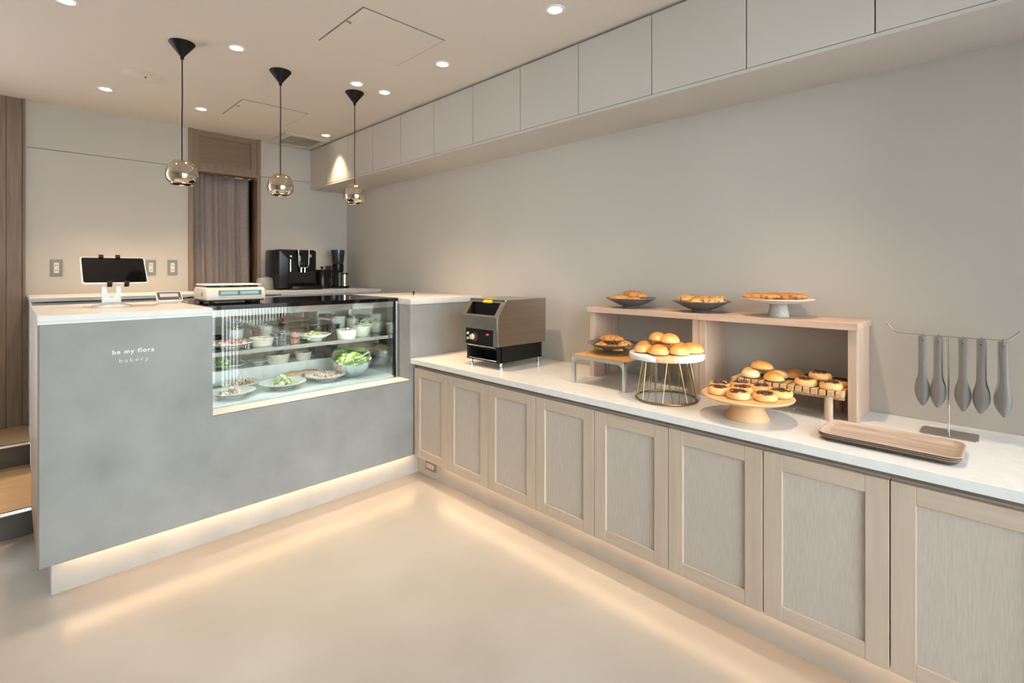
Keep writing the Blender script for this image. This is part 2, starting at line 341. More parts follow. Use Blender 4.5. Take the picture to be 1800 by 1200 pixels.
# ------------------------------------------------------------------ upper cabinets
seams = [YB] + [4.21, 3.823, 3.43, 3.045, 2.655, 2.264, 1.875, 1.484, 1.091, 0.700, 0.305, -0.088, -0.49]
ZU = 2.015
for i, (a, b) in enumerate(zip(seams, seams[1:])):
    t = thing('upper_cabinet', '%s flat greige wall cabinet door counting from the back wall' % ORD[i], 'cabinet', (XUP, (a + b) / 2, ZU), 0, 'wall cabinets along the ceiling')
    obj('body', box(XUP + 0.022, XW - 0.001, b + 0.0005, a - 0.0005, ZU + 0.004, H - 0.013), M_cab, t)
    obj('door', box(XUP, XUP + 0.02, b + 0.002, a - 0.002 if i else a - 0.001, ZU + 0.006, H - 0.013, 0.0008, 1), M_cab, t)
struct('trim_3', box(XUP + 0.001, XW, seams[-1], YB, ZU - 0.010, ZU + 0.004), M_cab, 'pale soffit board under the wall cabinets', 'soffit')
struct('trim_4', box(XUP + 0.025, XW, seams[-1], YB, H - 0.013, H), mat('filler_strip', (0.30, 0.27, 0.23), 0.8), 'dark shadow gap above the wall cabinets', 'trim')

# ------------------------------------------------------------------ low bread counter
ds = [2.567, 2.240, 1.906, 1.574, 1.241, 0.906, 0.572, 0.238, -0.097, -0.43]
KZ0, KZ1 = 0.143, 0.676
for i, (a, b) in enumerate(zip(ds, ds[1:])):
    t = thing('base_cabinet', '%s oak shaker-door base cabinet counting from the grey counter' % ORD[i], 'cabinet', (XD, (a + b) / 2, KZ0), 0, 'oak base cabinets under the white worktop')
    obj('body', box(XD + 0.022, XW - 0.001, b + 0.0005, a - 0.0005, KZ0 + 0.006, KZ1 + 0.006), M_oakY, t)
    y0, y1 = b + 0.0015, a - 0.0015; s = 0.056; r = 0.050
    p = obj('door', box(XD + 0.009, XD + 0.0205, y0 + s - 0.004, y1 - s + 0.004, KZ0 + r - 0.004, KZ1 - r + 0.004), M_oakP, t)
    obj('stile', box(XD, XD + 0.021, y0, y0 + s, KZ0, KZ1, 0.0012, 1), M_oakZ, p); obj('stile', box(XD, XD + 0.021, y1 - s, y1, KZ0, KZ1, 0.0012, 1), M_oakZ, p)
    obj('rail', box(XD + 0.0003, XD + 0.021, y0 + s, y1 - s, KZ0, KZ0 + r, 0.0012, 1), M_oakY, p); obj('rail', box(XD + 0.0003, XD + 0.021, y0 + s, y1 - s, KZ1 - r, KZ1, 0.0012, 1), M_oakY, p)
tag(obj('worktop', box(XC, XW - 0.001, -0.47, YF - 0.001, 0.702, ZT, 0.0015), M_stone), 'long white stone worktop carrying the breads along the right wall', 'worktop')
struct('trim_5', box(XD + 0.018, XW - 0.002, -0.46, YF - 0.002, KZ1 + 0.006, 0.702), mat('gap_strip', (0.20, 0.17, 0.14), 0.7), 'dark recessed strip under the white worktop', 'trim')
struct('baseboard_right', box(XK, XW, -0.46, YF + 0.06, 0, KZ0 + 0.004), M_plinth, 'pale plinth under the oak base cabinets', 'baseboard')
M_led = emis('warm_led', (1, 0.63, 0.34), LED_S)
l1 = thing('led_strip', 'warm light strip under the oak base cabinets', 'light strip', (XK - 0.01, 1.2, KZ0))
obj('channel', box(XK - 0.034, XK - 0.021, -0.44, 2.40, 0.138, KZ0 + 0.005), M_white, l1)
obj('diffuser', box(XK - 0.030, XK - 0.025, -0.43, 2.39, 0.1330, 0.1380), M_led, l1)

def outlet(name, x, y, z, face, label, rows=2, horiz=False, w_=0.062, h_=0.112):
    """wall socket: plate, frame and insert; face 'Y' or 'X'"""
    t = thing(name, label, 'socket', (x, y, z))
    def B(a0, a1, d0, d1, z0, z1, b=0.0):
        if horiz: a0, a1, z0, z1 = z0, z1, a0, a1
        if face == 'Y': return box(x + a0, x + a1, y - d1, y - d0, z + z0, z + z1, b)
        return box(x - d1, x - d0, y + a0, y + a1, z + z0, z + z1, b)
    hw, hh = w_ / 2, h_ / 2
    obj('plate', B(-hw, hw, 0, 0.006, -hh, hh, 0.002), mat('socket_plate', (0.20, 0.205, 0.19), 0.4), t)
    ins = obj('insert', B(-0.013, 0.013, 0.005, 0.009, -0.035, 0.035, 0.001), M_cream, t)
    for k in (-1, 1):
        obj('slot', join(B(-0.006, -0.003, 0.008, 0.0095, k * 0.017 - 0.005, k * 0.017 + 0.005), B(0.003, 0.006, 0.008, 0.0095, k * 0.017 - 0.004, k * 0.017 + 0.004)), M_matblack, ins)
outlet('wall_socket', 0.224, YB, 1.284, 'Y', 'grey twin wall socket left of the tablet')
outlet('wall_socket', 0.745, YB, 1.289, 'Y', 'grey twin wall socket partly hidden by the tablet')
outlet('wall_socket', 0.881, YB, 1.289, 'Y', 'grey twin wall socket just left of the brown doorway')
outlet('wall_socket', 1.628, YB, 1.278, 'Y', 'grey twin wall socket beside the coffee machine')
outlet('wall_socket', XK, 2.510, 0.070, 'X', 'small socket low on the plinth in the corner', horiz=True, w_=0.058, h_=0.10)

# ------------------------------------------------------------------ grey service counter
CX0, GX0, GX1, CY1 = 0.078, 0.655, 1.719, 3.36
ct = thing('service_counter', 'grey mortar service counter with a pale top and shop lettering', 'counter', (1.0, 2.9, 0))
obj('body', bevel(prism([(CX0, 0.141), (XW - 0.001, 0.141), (XW - 0.001, 1.059), (GX1, 1.059), (GX1, 0.600), (GX0, 0.600), (GX0, 1.059), (CX0, 1.059)], YF, CY1), 0.002, 1), M_mortar, ct)
obj('plinth', box(0.116, XW - 0.001, 2.6454, CY1 - 0.05, 0, 0.141), M_plinth, ct)
obj('end_panel', box(CX0 - 0.003, CX0, YF + 0.004, CY1, 0.141, 1.059), M_brownZ, ct)
for a, b in ((CX0 - 0.004, GX0), (GX1 + 0.0, XW - 0.001)):
    obj('countertop', box(a, b, YF - 0.005, CY1 + 0.01, 1.070, ZC, 0.0015), M_slab, ct)
    obj('edge_strip', box(a + 0.001, b, YF - 0.0035, CY1, 1.059, 1.070), M_slab, ct)
obj('ledge', box(GX0 + 0.002, GX1 - 0.002, YF, YG + 0.01, 0.600, 0.6035), mat('ledge_cream', (0.66, 0.64, 0.60), 0.5), ct)
obj('led_strip', join(box(0.15, XK - 0.05, 2.606, 2.613, 0.1355, 0.1408)), M_led, ct)
def lettering(s, size, x, y, z, m, parent, bold=0.0, track=1.0, rot=(PI / 2, 0, 0), wid=None, shear=0, ext=0.0006):
    cu = bpy.data.curves.new(s, 'FONT'); cu.body = s; cu.size = size; cu.extrude = ext; cu.offset = bold; cu.space_character = track; cu.shear = shear
    o = bpy.data.objects.new('tmp', cu); C.objects.link(o); dg = bpy.context.evaluated_depsgraph_get()
    me = bpy.data.meshes.new_from_object(o.evaluated_get(dg)); bpy.data.objects.remove(o)
    xs = [v.co.x for v in me.vertices]; k = (wid / (max(xs) - min(xs))) if wid else 1
    for v in me.vertices: v.co.x = (v.co.x - min(xs)) * k
    me.materials.clear(); me.materials.append(m)
    q = bpy.data.objects.new('lettering', me); C.objects.link(q); q.rotation_euler = rot
    q.parent = parent; q.location = Vector((x, y, z)) - (parent.location if parent else Vector())
    return q
M_let = mat('white_vinyl', (0.85, 0.85, 0.83), 0.4, var=0.0); M_let2 = mat('pale_vinyl', (0.62, 0.62, 0.60), 0.4, var=0)
lettering('be my flora', 0.0245, 0.2955, YF - 0.0008, 0.9235, M_let, ct, 0.00035, 1.22, wid=0.140)
bk = lettering('bakery', 0.0225, 0.318, YF - 0.0008, 0.8875, M_let2, ct, -0.0001, 1.35, wid=0.098)

# chilled display case
dc = thing('display_case', 'chilled glass display case of salads set into the grey counter', 'display case', (1.19, 3.0, 0.604))
x0, x1, y0, y1 = GX0 + 0.004, GX1 - 0.004, YG, 3.31
obj('base_tray', box(x0, x1, y0 + 0.004, y1, 0.604, 0.6145), mat('case_floor', (0.62, 0.70, 0.69), 0.15), dc)
obj('rear_step', box(x0 + 0.02, x1 - 0.02, 3.14, y1 - 0.035, 0.6145, 0.700, 0.002), mat('case_white', (0.66, 0.66, 0.64), 0.35), dc)
obj('glass_front', box(x0 + 0.006, x1 - 0.028, y0, y0 + 0.005, 0.6045, 1.074), M_glass, dc)
obj('frame', join(box(x0, x0 + 0.007, y0 - 0.003, y0 + 0.02, 0.604, 1.075), box(x1 - 0.029, x1 - 0.016, y0 - 0.003, y0 + 0.02, 0.604, 1.075)), M_gloss, dc)
obj('steel_post', join(box(x1 - 0.016, x1, y0 - 0.003, y0 + 0.03, 0.604, 1.09, 0.001)), M_steelP, dc)
obj('top', box(x0, x1 - 0.001, y0 - 0.004, y1 + 0.02, 1.074, 1.0955, 0.001), M_gloss, dc)
obj('light_housing', box(x0 + 0.008, x1 - 0.03, y0 + 0.012, y0 + 0.05, 1.050, 1.0735), MC['case_white'], dc)
obj('light_lip', box(x0 + 0.008, x1 - 0.03, y0 + 0.009, y0 + 0.0115, 1.040, 1.0735), mat('lip_grey', (0.42, 0.38, 0.34), 0.25, 0.6), dc)
obj('led_tube', box(x0 + 0.02, x1 - 0.04, y0 + 0.020, y0 + 0.044, 1.046, 1.050), emis('case_led', (0.95, 1.0, 0.93), CASE_S * 3), dc)
obj('shelf', box(x0 + 0.01, x1 - 0.02, 2.80, 3.25, 0.846, 0.853), M_shelfglass, dc)
obj('shelf_rail', box(x0 + 0.01, x1 - 0.02, 2.79, 2.80, 0.836, 0.855), mat('rail_grey', (0.40, 0.37, 0.34), 0.3), dc)
obj('led_tube', box(x0 + 0.03, x1 - 0.04, 2.803, 2.82, 0.841, 0.8455), MC['case_led'], dc)
for xa in (x0 + 0.004, x1 - 0.012):
    obj('side_panel', box(xa - 0.003, xa + 0.006, y0 + 0.02, y1, 0.6145, 1.0735), M_steelP, dc)
for nm, xa, xb, yy in (('rear_door', x0 + 0.012, 1.235, 3.285), ('rear_door', 1.205, x1 - 0.012, 3.300)):
    d = obj(nm, join(box(xa, xa + 0.018, yy, yy + 0.012, 0.70, 1.073), box(xb - 0.018, xb, yy, yy + 0.012, 0.70, 1.073), box(xa, xb, yy, yy + 0.012, 0.70, 0.72), box(xa, xb, yy, yy + 0.012, 1.05, 1.073)), M_steel, dc)
    obj('pane', box(xa + 0.018, xb - 0.018, yy + 0.004, yy + 0.008, 0.72, 1.05), M_shelfglass, d)
obj('centre_post', box(1.213, 1.228, 3.262, 3.280, 0.70, 1.073), M_matblack, dc)
for xk, yk in ((1.44, 2.80), (1.445, 3.02)):
    obj('knob', lathe([(0, 0.014), (0.006, 0.013), (0.008, 0.009), (0.004, 0.004), (0.007, 0), (0, 0)], 16, xk, yk, 1.0955), M_steelP, dc, 40)
tag(obj('cable_gland', lathe([(0, 0.030), (0.004, 0.028), (0.007, 0.020), (0.006, 0.012), (0.0025, 0.010), (0.0025, 0), (0, 0)], 14, 1.985, 2.94, ZC), M_matblack, smooth=40), 'small black peg standing on the pale counter top left of the toaster', 'peg')

# back counter
bc = thing('back_counter', 'pale back counter along the rear wall holding the coffee machine', 'counter', (1.1, 4.2, 0))
BY = 3.906
obj('worktop', box(0.082, 1.45, BY, YB - 0.001, 1.086, 1.108, 0.0015), M_slab, bc); obj('worktop', box(1.452, XW - 0.001, BY, YB - 0.001, 1.078, 1.108, 0.0015), M_slab, bc)
obj('body', box(0.09, XW - 0.001, BY + 0.03, YB - 0.001, 0, 1.078), mat('back_counter_front', (0.55, 0.53, 0.49), 0.6), bc)
for i in range(5):
    xa = 0.11 + i * 0.437
    obj('door', box(xa, xa + 0.43, BY + 0.012, BY + 0.03, 0.10, 1.055, 0.001), M_cab, bc)

# ------------------------------------------------------------------ pendants
pn = thing('pendant_lamp', 'x', 'pendant lamp', (0, 0, 0), 0, 'mirrored glass pendants over the service counter')
obj('canopy', lathe([(0, 0), (0.056, 0), (0.056, -0.004), (0.009, -0.066), (0.007, -0.08), (0, -0.08)], 36), M_matblack, pn, 30, world=False)
obj('cord', tube([(0, 0, -0.075), (0.0008, 0, -0.25), (-0.001, 0, -0.42), (0, 0, -0.572)], 0.0028, 8), M_matblack, pn, 50, world=False)
shp = [(0.006, -0.572), (0.022, -0.573), (0.037, -0.577), (0.050, -0.587), (0.060, -0.604), (0.0665, -0.625), (0.0690, -0.645), (0.0680, -0.662), (0.062, -0.677), (0.050, -0.686), (0.048, -0.690), (0.049, -0.693)]
inn = [(max(0.003, r - 0.002), z + 0.001) for r, z in reversed(shp)]
obj('shade', lathe(shp + inn, 40), M_shade, pn, 60, world=False)
obj('socket_cap', lathe([(0, -0.571), (0.010, -0.572), (0.012, -0.60), (0, -0.602)], 20), M_steel, pn, 40, world=False)
obj('bulb', lathe([(0, -0.602), (0.009, -0.606), (0.013, -0.62), (0.013, -0.64), (0.008, -0.652), (0, -0.655)], 20), emis('pendant_bulb', (1, 0.72, 0.42), 2.5), pn, 60, world=False)
for i, (x, y, lb) in enumerate(((0.597, 2.87, 'nearest mirrored glass pendant lamp, left of the three'), (1.068, 2.885, 'middle mirrored glass pendant lamp of the three'), (1.522, 2.90, 'mirrored glass pendant lamp furthest right, by the wall cabinets'))):
    place(pn, i > 0, (x, y, H), 0.4 * i, lb)

# ------------------------------------------------------------------ things on the service counter
tb = thing('tablet_stand', 'white tablet stand with clamps holding a dark tablet', 'stand', (0.345, 3.05, ZC))
obj('base', lathe([(0, 0.021), (0.02, 0.0205), (0.05, 0.015), (0.075, 0.006), (0.079, 0.002), (0.077, 0), (0, 0)], 48, 0.345, 3.02, ZC), M_white, tb, 40)
def neck():
    pts = []                      # upright plate with a round notch in its top
    w2, h2 = 0.036, 0.088
    poly = [(-w2, 0.0), (w2, 0.0), (w2, h2), (0.017, h2)]
    for k in range(0, 11): a = -PI * k / 10; poly.append((0.017 * math.cos(a), 0.050 + 0.017 * math.sin(a)))
    poly += [(-0.017, h2), (-w2, h2)]
    return prism([(0.345 + p, ZC + 0.010 + q) for p, q in poly], 3.035, 3.043)
obj('neck', neck(), M_white, tb, 30)
TM = Matrix.Translation((0.353, 3.01, 1.2645)) @ Matrix.Rotation(R(-43), 4, 'X')   # tilted back
for a, b in ((-0.045, 0.084), (0.018, 0.084), (-0.025, -0.084), (0.038, -0.084)):
    s = 1 if b > 0 else -1
    obj('clamp', tf(join(box(a - 0.009, a + 0.009, -0.010, 0.012, b, b + s * 0.009, 0.001), box(a - 0.009, a + 0.009, -0.012, -0.008, b - s * 0.008, b + s * 0.009), box(a - 0.006, a + 0.006, 0.008, 0.012, 0, b)), TM), M_matblack, tb)
def rrect(w2, h2, r, n=6):
    p = []
    for cx, cy, a0 in ((w2 - r, h2 - r, 0), (-w2 + r, h2 - r, 90), (-w2 + r, -h2 + r, 180), (w2 - r, -h2 + r, 270)):
        for k in range(n + 1): a = R(a0 + 90 * k / n); p.append((cx + r * math.cos(a), cy + r * math.sin(a)))
    return p
tablet = thing('tablet', 'dark screened white edged tablet tilted back in its stand', 'tablet', (0.353, 3.01, 1.20))
obj('case', tf(prism(rrect(0.122, 0.083, 0.012), -0.004, 0.004), TM), M_white, tablet, 30)
obj('screen', tf(prism(rrect(0.1175, 0.0785, 0.009), -0.0052, -0.0038), TM), M_gloss, tablet, 30)
cr_ = thing('card_reader', 'small white card reader with a grey screen left of the scale', 'card reader', (0.585, 3.09, ZC))
RM = Matrix.Translation((0.585, 3.09, ZC + 0.034)) @ Matrix.Rotation(R(-50), 4, 'X')
obj('base', lathe([(0, 0.012), (0.030, 0.010), (0.040, 0.002), (0.040, 0), (0, 0)], 30, 0.585, 3.105, ZC), M_white, cr_, 40)
obj('body', tf(prism(rrect(0.056, 0.034, 0.008), -0.007, 0.006), RM), M_white, cr_, 30)
scn = obj('screen', tf(prism(rrect(0.052, 0.030, 0.006), -0.0082, -0.0068), RM), mat('dark_bezel', (0.09, 0.075, 0.065), 0.15), cr_, 30)
obj('display', tf(box(-0.040, 0.040, -0.0090, -0.008, -0.008, 0.018), RM), mat('lcd_grey', (0.42, 0.44, 0.50), 0.2), scn)
obj('mark', tf(box(0.040, 0.046, -0.0090, -0.008, -0.024, -0.020), RM), M_white, scn)
tag(obj('power_cable', tube([(0.63, 3.13, ZC + 0.022), (0.655, 3.14, ZC + 0.020), (0.68, 3.13, ZC + 0.028), (0.705, 3.11, ZC + 0.032)], 0.002, 6), M_matblack, smooth=50), 'short black cable between the card reader and the scale', 'cable')

sc = thing('counter_scale', 'cream electronic counter scale with a green-blue display on the case', 'scale', (0.845, 2.99, 1.0955))
sx0, sx1, sy0, sy1, sz = 0.700, 0.985, 2.872, 3.11, 1.112
obj('housing', bevel(prism([(sy0, sz), (sy1, sz), (sy1, sz + 0.052), (sy1 - 0.02, sz + 0.066), (sy0 + 0.045, sz + 0.066), (sy0 + 0.012, sz + 0.060), (sy0 + 0.004, sz + 0.05)], sx0, sx1, 'X'), 0.006, 3), M_cream, sc, 35)
obj('display', box(sx0 + 0.058, sx1 - 0.022, sy0 - 0.0012, sy0 + 0.01, sz + 0.024, sz + 0.050, 0.001), mat('lcd_dark', (0.04, 0.07, 0.08), 0.15), sc)
for a, b in ((sx0 + 0.066, sx0 + 0.146), (sx0 + 0.158, sx0 + 0.250)):
    d = obj('readout', box(a, b, sy0 - 0.0020, sy0, sz + 0.029, sz + 0.046), mat('lcd_teal', (0.25, 0.42, 0.42), 0.12), sc)
obj('label_strip', box(sx0 + 0.06, sx0 + 0.09, sy0 - 0.0005, sy0 + 0.01, sz + 0.017, sz + 0.0185), MC['lcd_dark'], sc)
obj('foot_plate', box(sx0 + 0.004, sx1 - 0.006, sy0 + 0.012, sy1 - 0.01, sz - 0.007, sz + 0.001), M_matblack, sc)
for a in (sx0 + 0.03, sx1 - 0.03):
    for b in (sy0 + 0.03, sy1 - 0.03): obj('foot', cyl(a, b, 1.0955, sz - 0.006, 0.012, 14), M_matblack, sc)
obj('pan', bevel(box(sx0 + 0.008, sx1 - 0.012, sy0 + 0.03, sy1 - 0.005, sz + 0.075, sz + 0.083), 0.003, 2), M_white, sc, 35)
for a in (sx0 + 0.05, sx0 + 0.14, sx0 + 0.23): obj('pan_support', box(a, a + 0.03, sy0 + 0.05, sy1 - 0.03, sz + 0.064, sz + 0.076), M_matblack, sc)
obj('switch', box(sx0 - 0.001, sx0 + 0.002, sy0 + 0.06, sy0 + 0.085, sz + 0.02, sz + 0.04), mat('socket_plate', (0.3, 0.3, 0.3)), sc)

# coffee corner
cm = thing('coffee_machine', 'black bean-to-cup coffee machine on the pale back counter', 'coffee machine', (1.69, 4.33, 1.108))
ax, bx, ay, by, az = 1.545, 1.855, 4.20, 4.50, 1.108
obj('body', bevel(prism([(ax, az + 0.01), (bx - 0.01, az + 0.01), (bx, az + 0.04), (bx, az + 0.32), (bx - 0.02, az + 0.333), (ax + 0.005, az + 0.333), (ax, az + 0.32)], ay + 0.01, by), 0.01, 3), M_black, cm, 35)
obj('brew_recess', box(ax + 0.075, bx - 0.012, ay - 0.001, ay + 0.02, az + 0.05, az + 0.16, 0.004), M_gloss, cm)
obj('control_panel', bevel(box(1.692, 1.766, ay - 0.035, ay + 0.02, az + 0.185, az + 0.328), 0.006, 2), M_gloss, cm, 35)
obj('panel_frame', tube([(1.686, ay - 0.036, az + 0.332), (1.690, ay - 0.036, az + 0.205), (1.698, ay - 0.036, az + 0.184), (1.762, ay - 0.036, az + 0.184), (1.770, ay - 0.036, az + 0.205), (1.774, ay - 0.036, az + 0.332)], 0.0032, 8), M_steelP, cm, 50)
for a in (1.714, 1.744): obj('spout', cyl(a, ay - 0.02, az + 0.145, az + 0.185, 0.008, 12), M_steelP, cm)
obj('steam_wand', tube([(1.63, ay - 0.012, az + 0.25), (1.63, ay - 0.014, az + 0.15)], 0.006, 10), M_steelP, cm, 50)
obj('steam_knob', lathe([(0, 0), (0.012, 0), (0.012, 0.012), (0, 0.014)], 18, 1.63, ay - 0.02, az + 0.27), M_steel, cm, 40)
obj('drip_tray', bevel(box(1.62, 1.87, ay - 0.085, ay + 0.02, az, az + 0.035), 0.006, 2), M_black, cm, 35)
obj('badge', box(1.79, 1.815, ay + 0.0085, ay + 0.0105, az + 0.27, az + 0.295), M_steel, cm)
kt = thing('kettle', 'black cylindrical kettle between the coffee machine and the tall grinder', 'kettle', (1.955, 4.30, 1.108))
obj('body', lathe([(0, 0), (0.062, 0), (0.064, 0.01), (0.056, 0.15), (0.05, 0.165), (0, 0.168)], 32, 1.945, 4.30, 1.108), M_black, kt, 40)
obj('lid_knob', lathe([(0, 0.168), (0.006, 0.168), (0.006, 0.180), (0.016, 0.186), (0.012, 0.194), (0, 0.196)], 16, 1.945, 4.30, 1.108), M_black, kt, 40)
obj('handle', tube([(1.995, 4.30, 1.265), (2.030, 4.30, 1.262), (2.036, 4.30, 1.22), (2.010, 4.30, 1.15)], 0.007, 10), M_black, kt, 50)
obj('spout', tube([(1.895, 4.285, 1.14), (1.872, 4.27, 1.18), (1.862, 4.265, 1.25)], 0.008, 10, rad=[0.012, 0.009, 0.006]), M_black, kt, 50)
gr = thing('coffee_grinder', 'tall black coffee grinder with steel jar in the back corner', 'grinder', (2.13, 4.33, 1.108))
obj('base', bevel(box(2.045, 2.175, 4.24, 4.42, 1.108, 1.128), 0.004), M_black, gr)
obj('tower', bevel(box(2.03, 2.105, 4.30, 4.42, 1.128, 1.31), 0.006), M_black, gr)
obj('hopper', lathe([(0, 0.215), (0.046, 0.215), (0.052, 0.25), (0.060, 0.335), (0.060, 0.345), (0, 0.345)], 30, 2.108, 4.33, 1.108), mat('smoked_hopper', (0.03, 0.03, 0.035), 0.08), gr, 30)
obj('burr_housing', lathe([(0, 0.14), (0.045, 0.14), (0.05, 0.16), (0.05, 0.215), (0, 0.215)], 30, 2.108, 4.33, 1.108), M_black, gr, 30)
obj('jar', lathe([(0, 0), (0.033, 0), (0.033, 0.105), (0, 0.107)], 28, 2.142, 4.275, 1.128), M_steel, gr, 30)
obj('jar_lid', lathe([(0, 0.1065), (0.036, 0.1065), (0.036, 0.118), (0, 0.118)], 28, 2.142, 4.275, 1.128), M_black, gr, 30)
cn = thing('canister', 'grey round canister left of the coffee machine', 'canister', (1.50, 4.38, 1.108))
obj('body', lathe([(0, 0), (0.07, 0), (0.074, 0.01), (0.064, 0.085), (0.05, 0.10), (0, 0.102)], 32, 1.50, 4.38, 1.108), mat('grey_plastic', (0.33, 0.32, 0.30), 0.5), cn, 40)
obj('lid', lathe([(0, 0.102), (0.03, 0.102), (0.028, 0.108), (0, 0.109)], 24, 1.50, 4.38, 1.108), MC['grey_plastic'], cn, 40)

# ------------------------------------------------------------------ conveyor toaster
to = thing('conveyor_toaster', 'steel conveyor toaster with black base and yellow tag on the white worktop', 'toaster', (2.0, 2.07, ZT))
ty0, ty1 = 1.922, 2.222
prof = [(1.832, 0.857), (1.827, 0.945), (1.827, 1.014), (1.892, 1.104), (2.212, 1.106), (2.209, 0.853)]
# hood: two side cheeks, top, back and front pieces around the loading mouth
obj('side_cheek', bevel(prism(prof, ty0, ty0 + 0.006), 0.001, 1), M_steel, to); obj('side_cheek', bevel(prism(prof, ty1 - 0.006, ty1), 0.001, 1), M_steel, to)
obj('hood', join(box(1.892, 2.212, ty0 + 0.006, ty1 - 0.006, 1.100, 1.105), box(2.204, 2.209, ty0 + 0.006, ty1 - 0.006, 0.855, 1.100)), M_steel, to)
sl_d = Vector((0.065, 0, 0.090)); SLM = lambda a, b, y_a, y_b, off=0.0: prism([(1.827 + 0.065 * a - 0.8 * off, 1.014 + 0.090 * a + 0.6 * off), (1.827 + 0.065 * b - 0.8 * off, 1.014 + 0.090 * b + 0.6 * off), (1.827 + 0.065 * b + 0.004, 1.014 + 0.090 * b - 0.003), (1.827 + 0.065 * a + 0.004, 1.014 + 0.090 * a - 0.003)], y_a, y_b)
obj('front_frame', join(SLM(0, 0.10, ty0 + 0.006, ty1 - 0.006), SLM(0.83, 1.0, ty0 + 0.006, ty1 - 0.006), SLM(0.10, 0.83, ty0 + 0.006, ty0 + 0.035), SLM(0.10, 0.83, ty1 - 0.032, ty1 - 0.006)), M_steel, to)
obj('loading_mouth', box(1.896, 1.900, ty0 + 0.03, ty1 - 0.03, 0.99, 1.10), M_matblack, to)
obj('mouth_slide', prism([(1.834, 1.020), (1.885, 0.985), (1.885, 0.982), (1.832, 1.016)], ty0 + 0.034, ty1 - 0.032), M_matblack, to)
obj('brow', box(1.886, 1.896, ty0 + 0.004, ty1 - 0.004, 1.092, 1.107, 0.002), M_steelP, to)
band = obj('steel_band', box(1.8235, 1.829, ty0 + 0.004, ty1 - 0.004, 0.944, 1.015, 0.001), M_steel, to)
pnl = obj('control_panel', box(1.8255, 1.835, ty0 + 0.038, ty1 - 0.038, 0.858, 0.944), M_black, to)
obj('front_post', box(1.8262, 1.834, ty0 + 0.004, ty0 + 0.038, 0.857, 0.944), M_steel, to); obj('front_post', box(1.8262, 1.834, ty1 - 0.038, ty1 - 0.004, 0.857, 0.944), M_steel, to)
def disc(x, y, z, r, t=0.006, n=20, sy=1, sz=1):
    return tf(lathe([(0, 0), (r, 0), (r * 0.9, t), (0, t)], n), Matrix.Translation((x, y, z)) @ Matrix.Rotation(R(-90), 4, 'Y') @ Matrix.Diagonal((sz, sy, 1, 1)))
obj('dial', disc(1.8255, 2.125, 0.897, 0.0155, 0.013), M_cream, pnl, 30); obj('dial_ring', disc(1.8255, 2.11, 0.897, 0.026, 0.001), mat('dial_red', (0.10, 0.012, 0.012), 0.4), pnl)
obj('button', disc(1.8255, 2.165, 0.914, 0.0075), M_cream, pnl, 30); obj('button', disc(1.8255, 2.165, 0.886, 0.0075), M_cream, pnl, 30)
obj('maker_badge', disc(1.8255, 2.005, 0.918, 0.011, 0.002, 24, 1.1, 0.6), mat('badge_red', (0.75, 0.03, 0.05), 0.3), pnl)
q = lettering('TYK', 0.016, 1.8228, 2.085, 0.977, mat('etched', (0.20, 0.18, 0.15), 0.5), to, 0, 1.1, rot=(PI / 2, 0, -PI / 2), wid=0.042)
obj('yellow_tag', SLM(0.80, 1.0, 2.03, 2.098, 0.0035), mat('tag_yellow', (0.85, 0.52, 0.03), 0.5), to)
obj('yellow_tag', box(1.886, 1.906, 2.03, 2.098, 1.1065, 1.1085), MC['tag_yellow'], to)
b0, b1 = ty0 + 0.016, ty1 - 0.016
obj('base', join(box(1.862, 2.192, b0, b0 + 0.008, 0.765, 0.857), box(1.862, 2.192, b1 - 0.008, b1, 0.765, 0.857), box(2.184, 2.192, b0 + 0.008, b1 - 0.008, 0.765, 0.857), box(1.855, 2.184, b0 + 0.008, b1 - 0.008, 0.765, 0.772)), M_matblack, to)
obj('front_post', box(1.852, 1.87, b0, b0 + 0.022, 0.765, 0.857), M_matblack, to); obj('front_post', box(1.852, 1.87, b1 - 0.022, b1, 0.765, 0.857), M_matblack, to)
obj('chute', prism([(1.836, 0.852), (1.90, 0.822), (1.90, 0.818), (1.842, 0.845)], b0 + 0.022, b1 - 0.022), M_steel, to)
obj('crumb_tray', box(1.850, 2.10, b0 + 0.022, b1 - 0.022, 0.772, 0.7775), M_steelP, to)
obj('rear_slide', prism([(1.97, 0.775), (2.05, 0.855), (2.054, 0.855), (1.974, 0.775)], b0 + 0.01, b1 - 0.01), mat('steel_blue_reflection', (0.12, 0.20, 0.26), 0.3, 0.7), to)  # blue reflection in the base opening is put into the slide's colour
for a in (1.876, 2.176):
    for b in (b0 + 0.012, b1 - 0.012): obj('foot', lathe([(0, 0), (0.011, 0), (0.011, 0.010), (0.007, 0.012), (0.009, 0.034), (0, 0.034)], 16, a, b, ZT), M_steelP, to, 40)

# ------------------------------------------------------------------ display shelf boxes
FX = 2.062
for i, (ya, yb, pa, pb, lb) in enumerate(((0.944, 1.517, 0.950, 1.509, 'left ash wood shelf box holding two plates of pastry'), (0.370, 0.943, 0.374, 0.930, 'right ash wood shelf box with the slatted crate inside'))):
    t = thing('shelf_box', lb, 'shelf', (2.18, (ya + yb) / 2, ZT), 0, 'open wooden shelf boxes against the wall')
    obj('top_board', box(FX, XW - 0.002, ya + 0.0005, yb, 1.0555, 1.081, 0.001, 1), M_ashY, t)
    for a, b in (((yb - 0.031, yb - 0.006) if i == 0 else (yb - 0.030, yb - 0.0005)), ((ya + 0.0005, ya + 0.028) if i == 0 else (ya + 0.007, ya + 0.034))):
        obj('side_panel', box(FX + 0.018, XW - 0.002, a, b, ZT, 1.0555, 0.001, 1), M_ashZ, t)

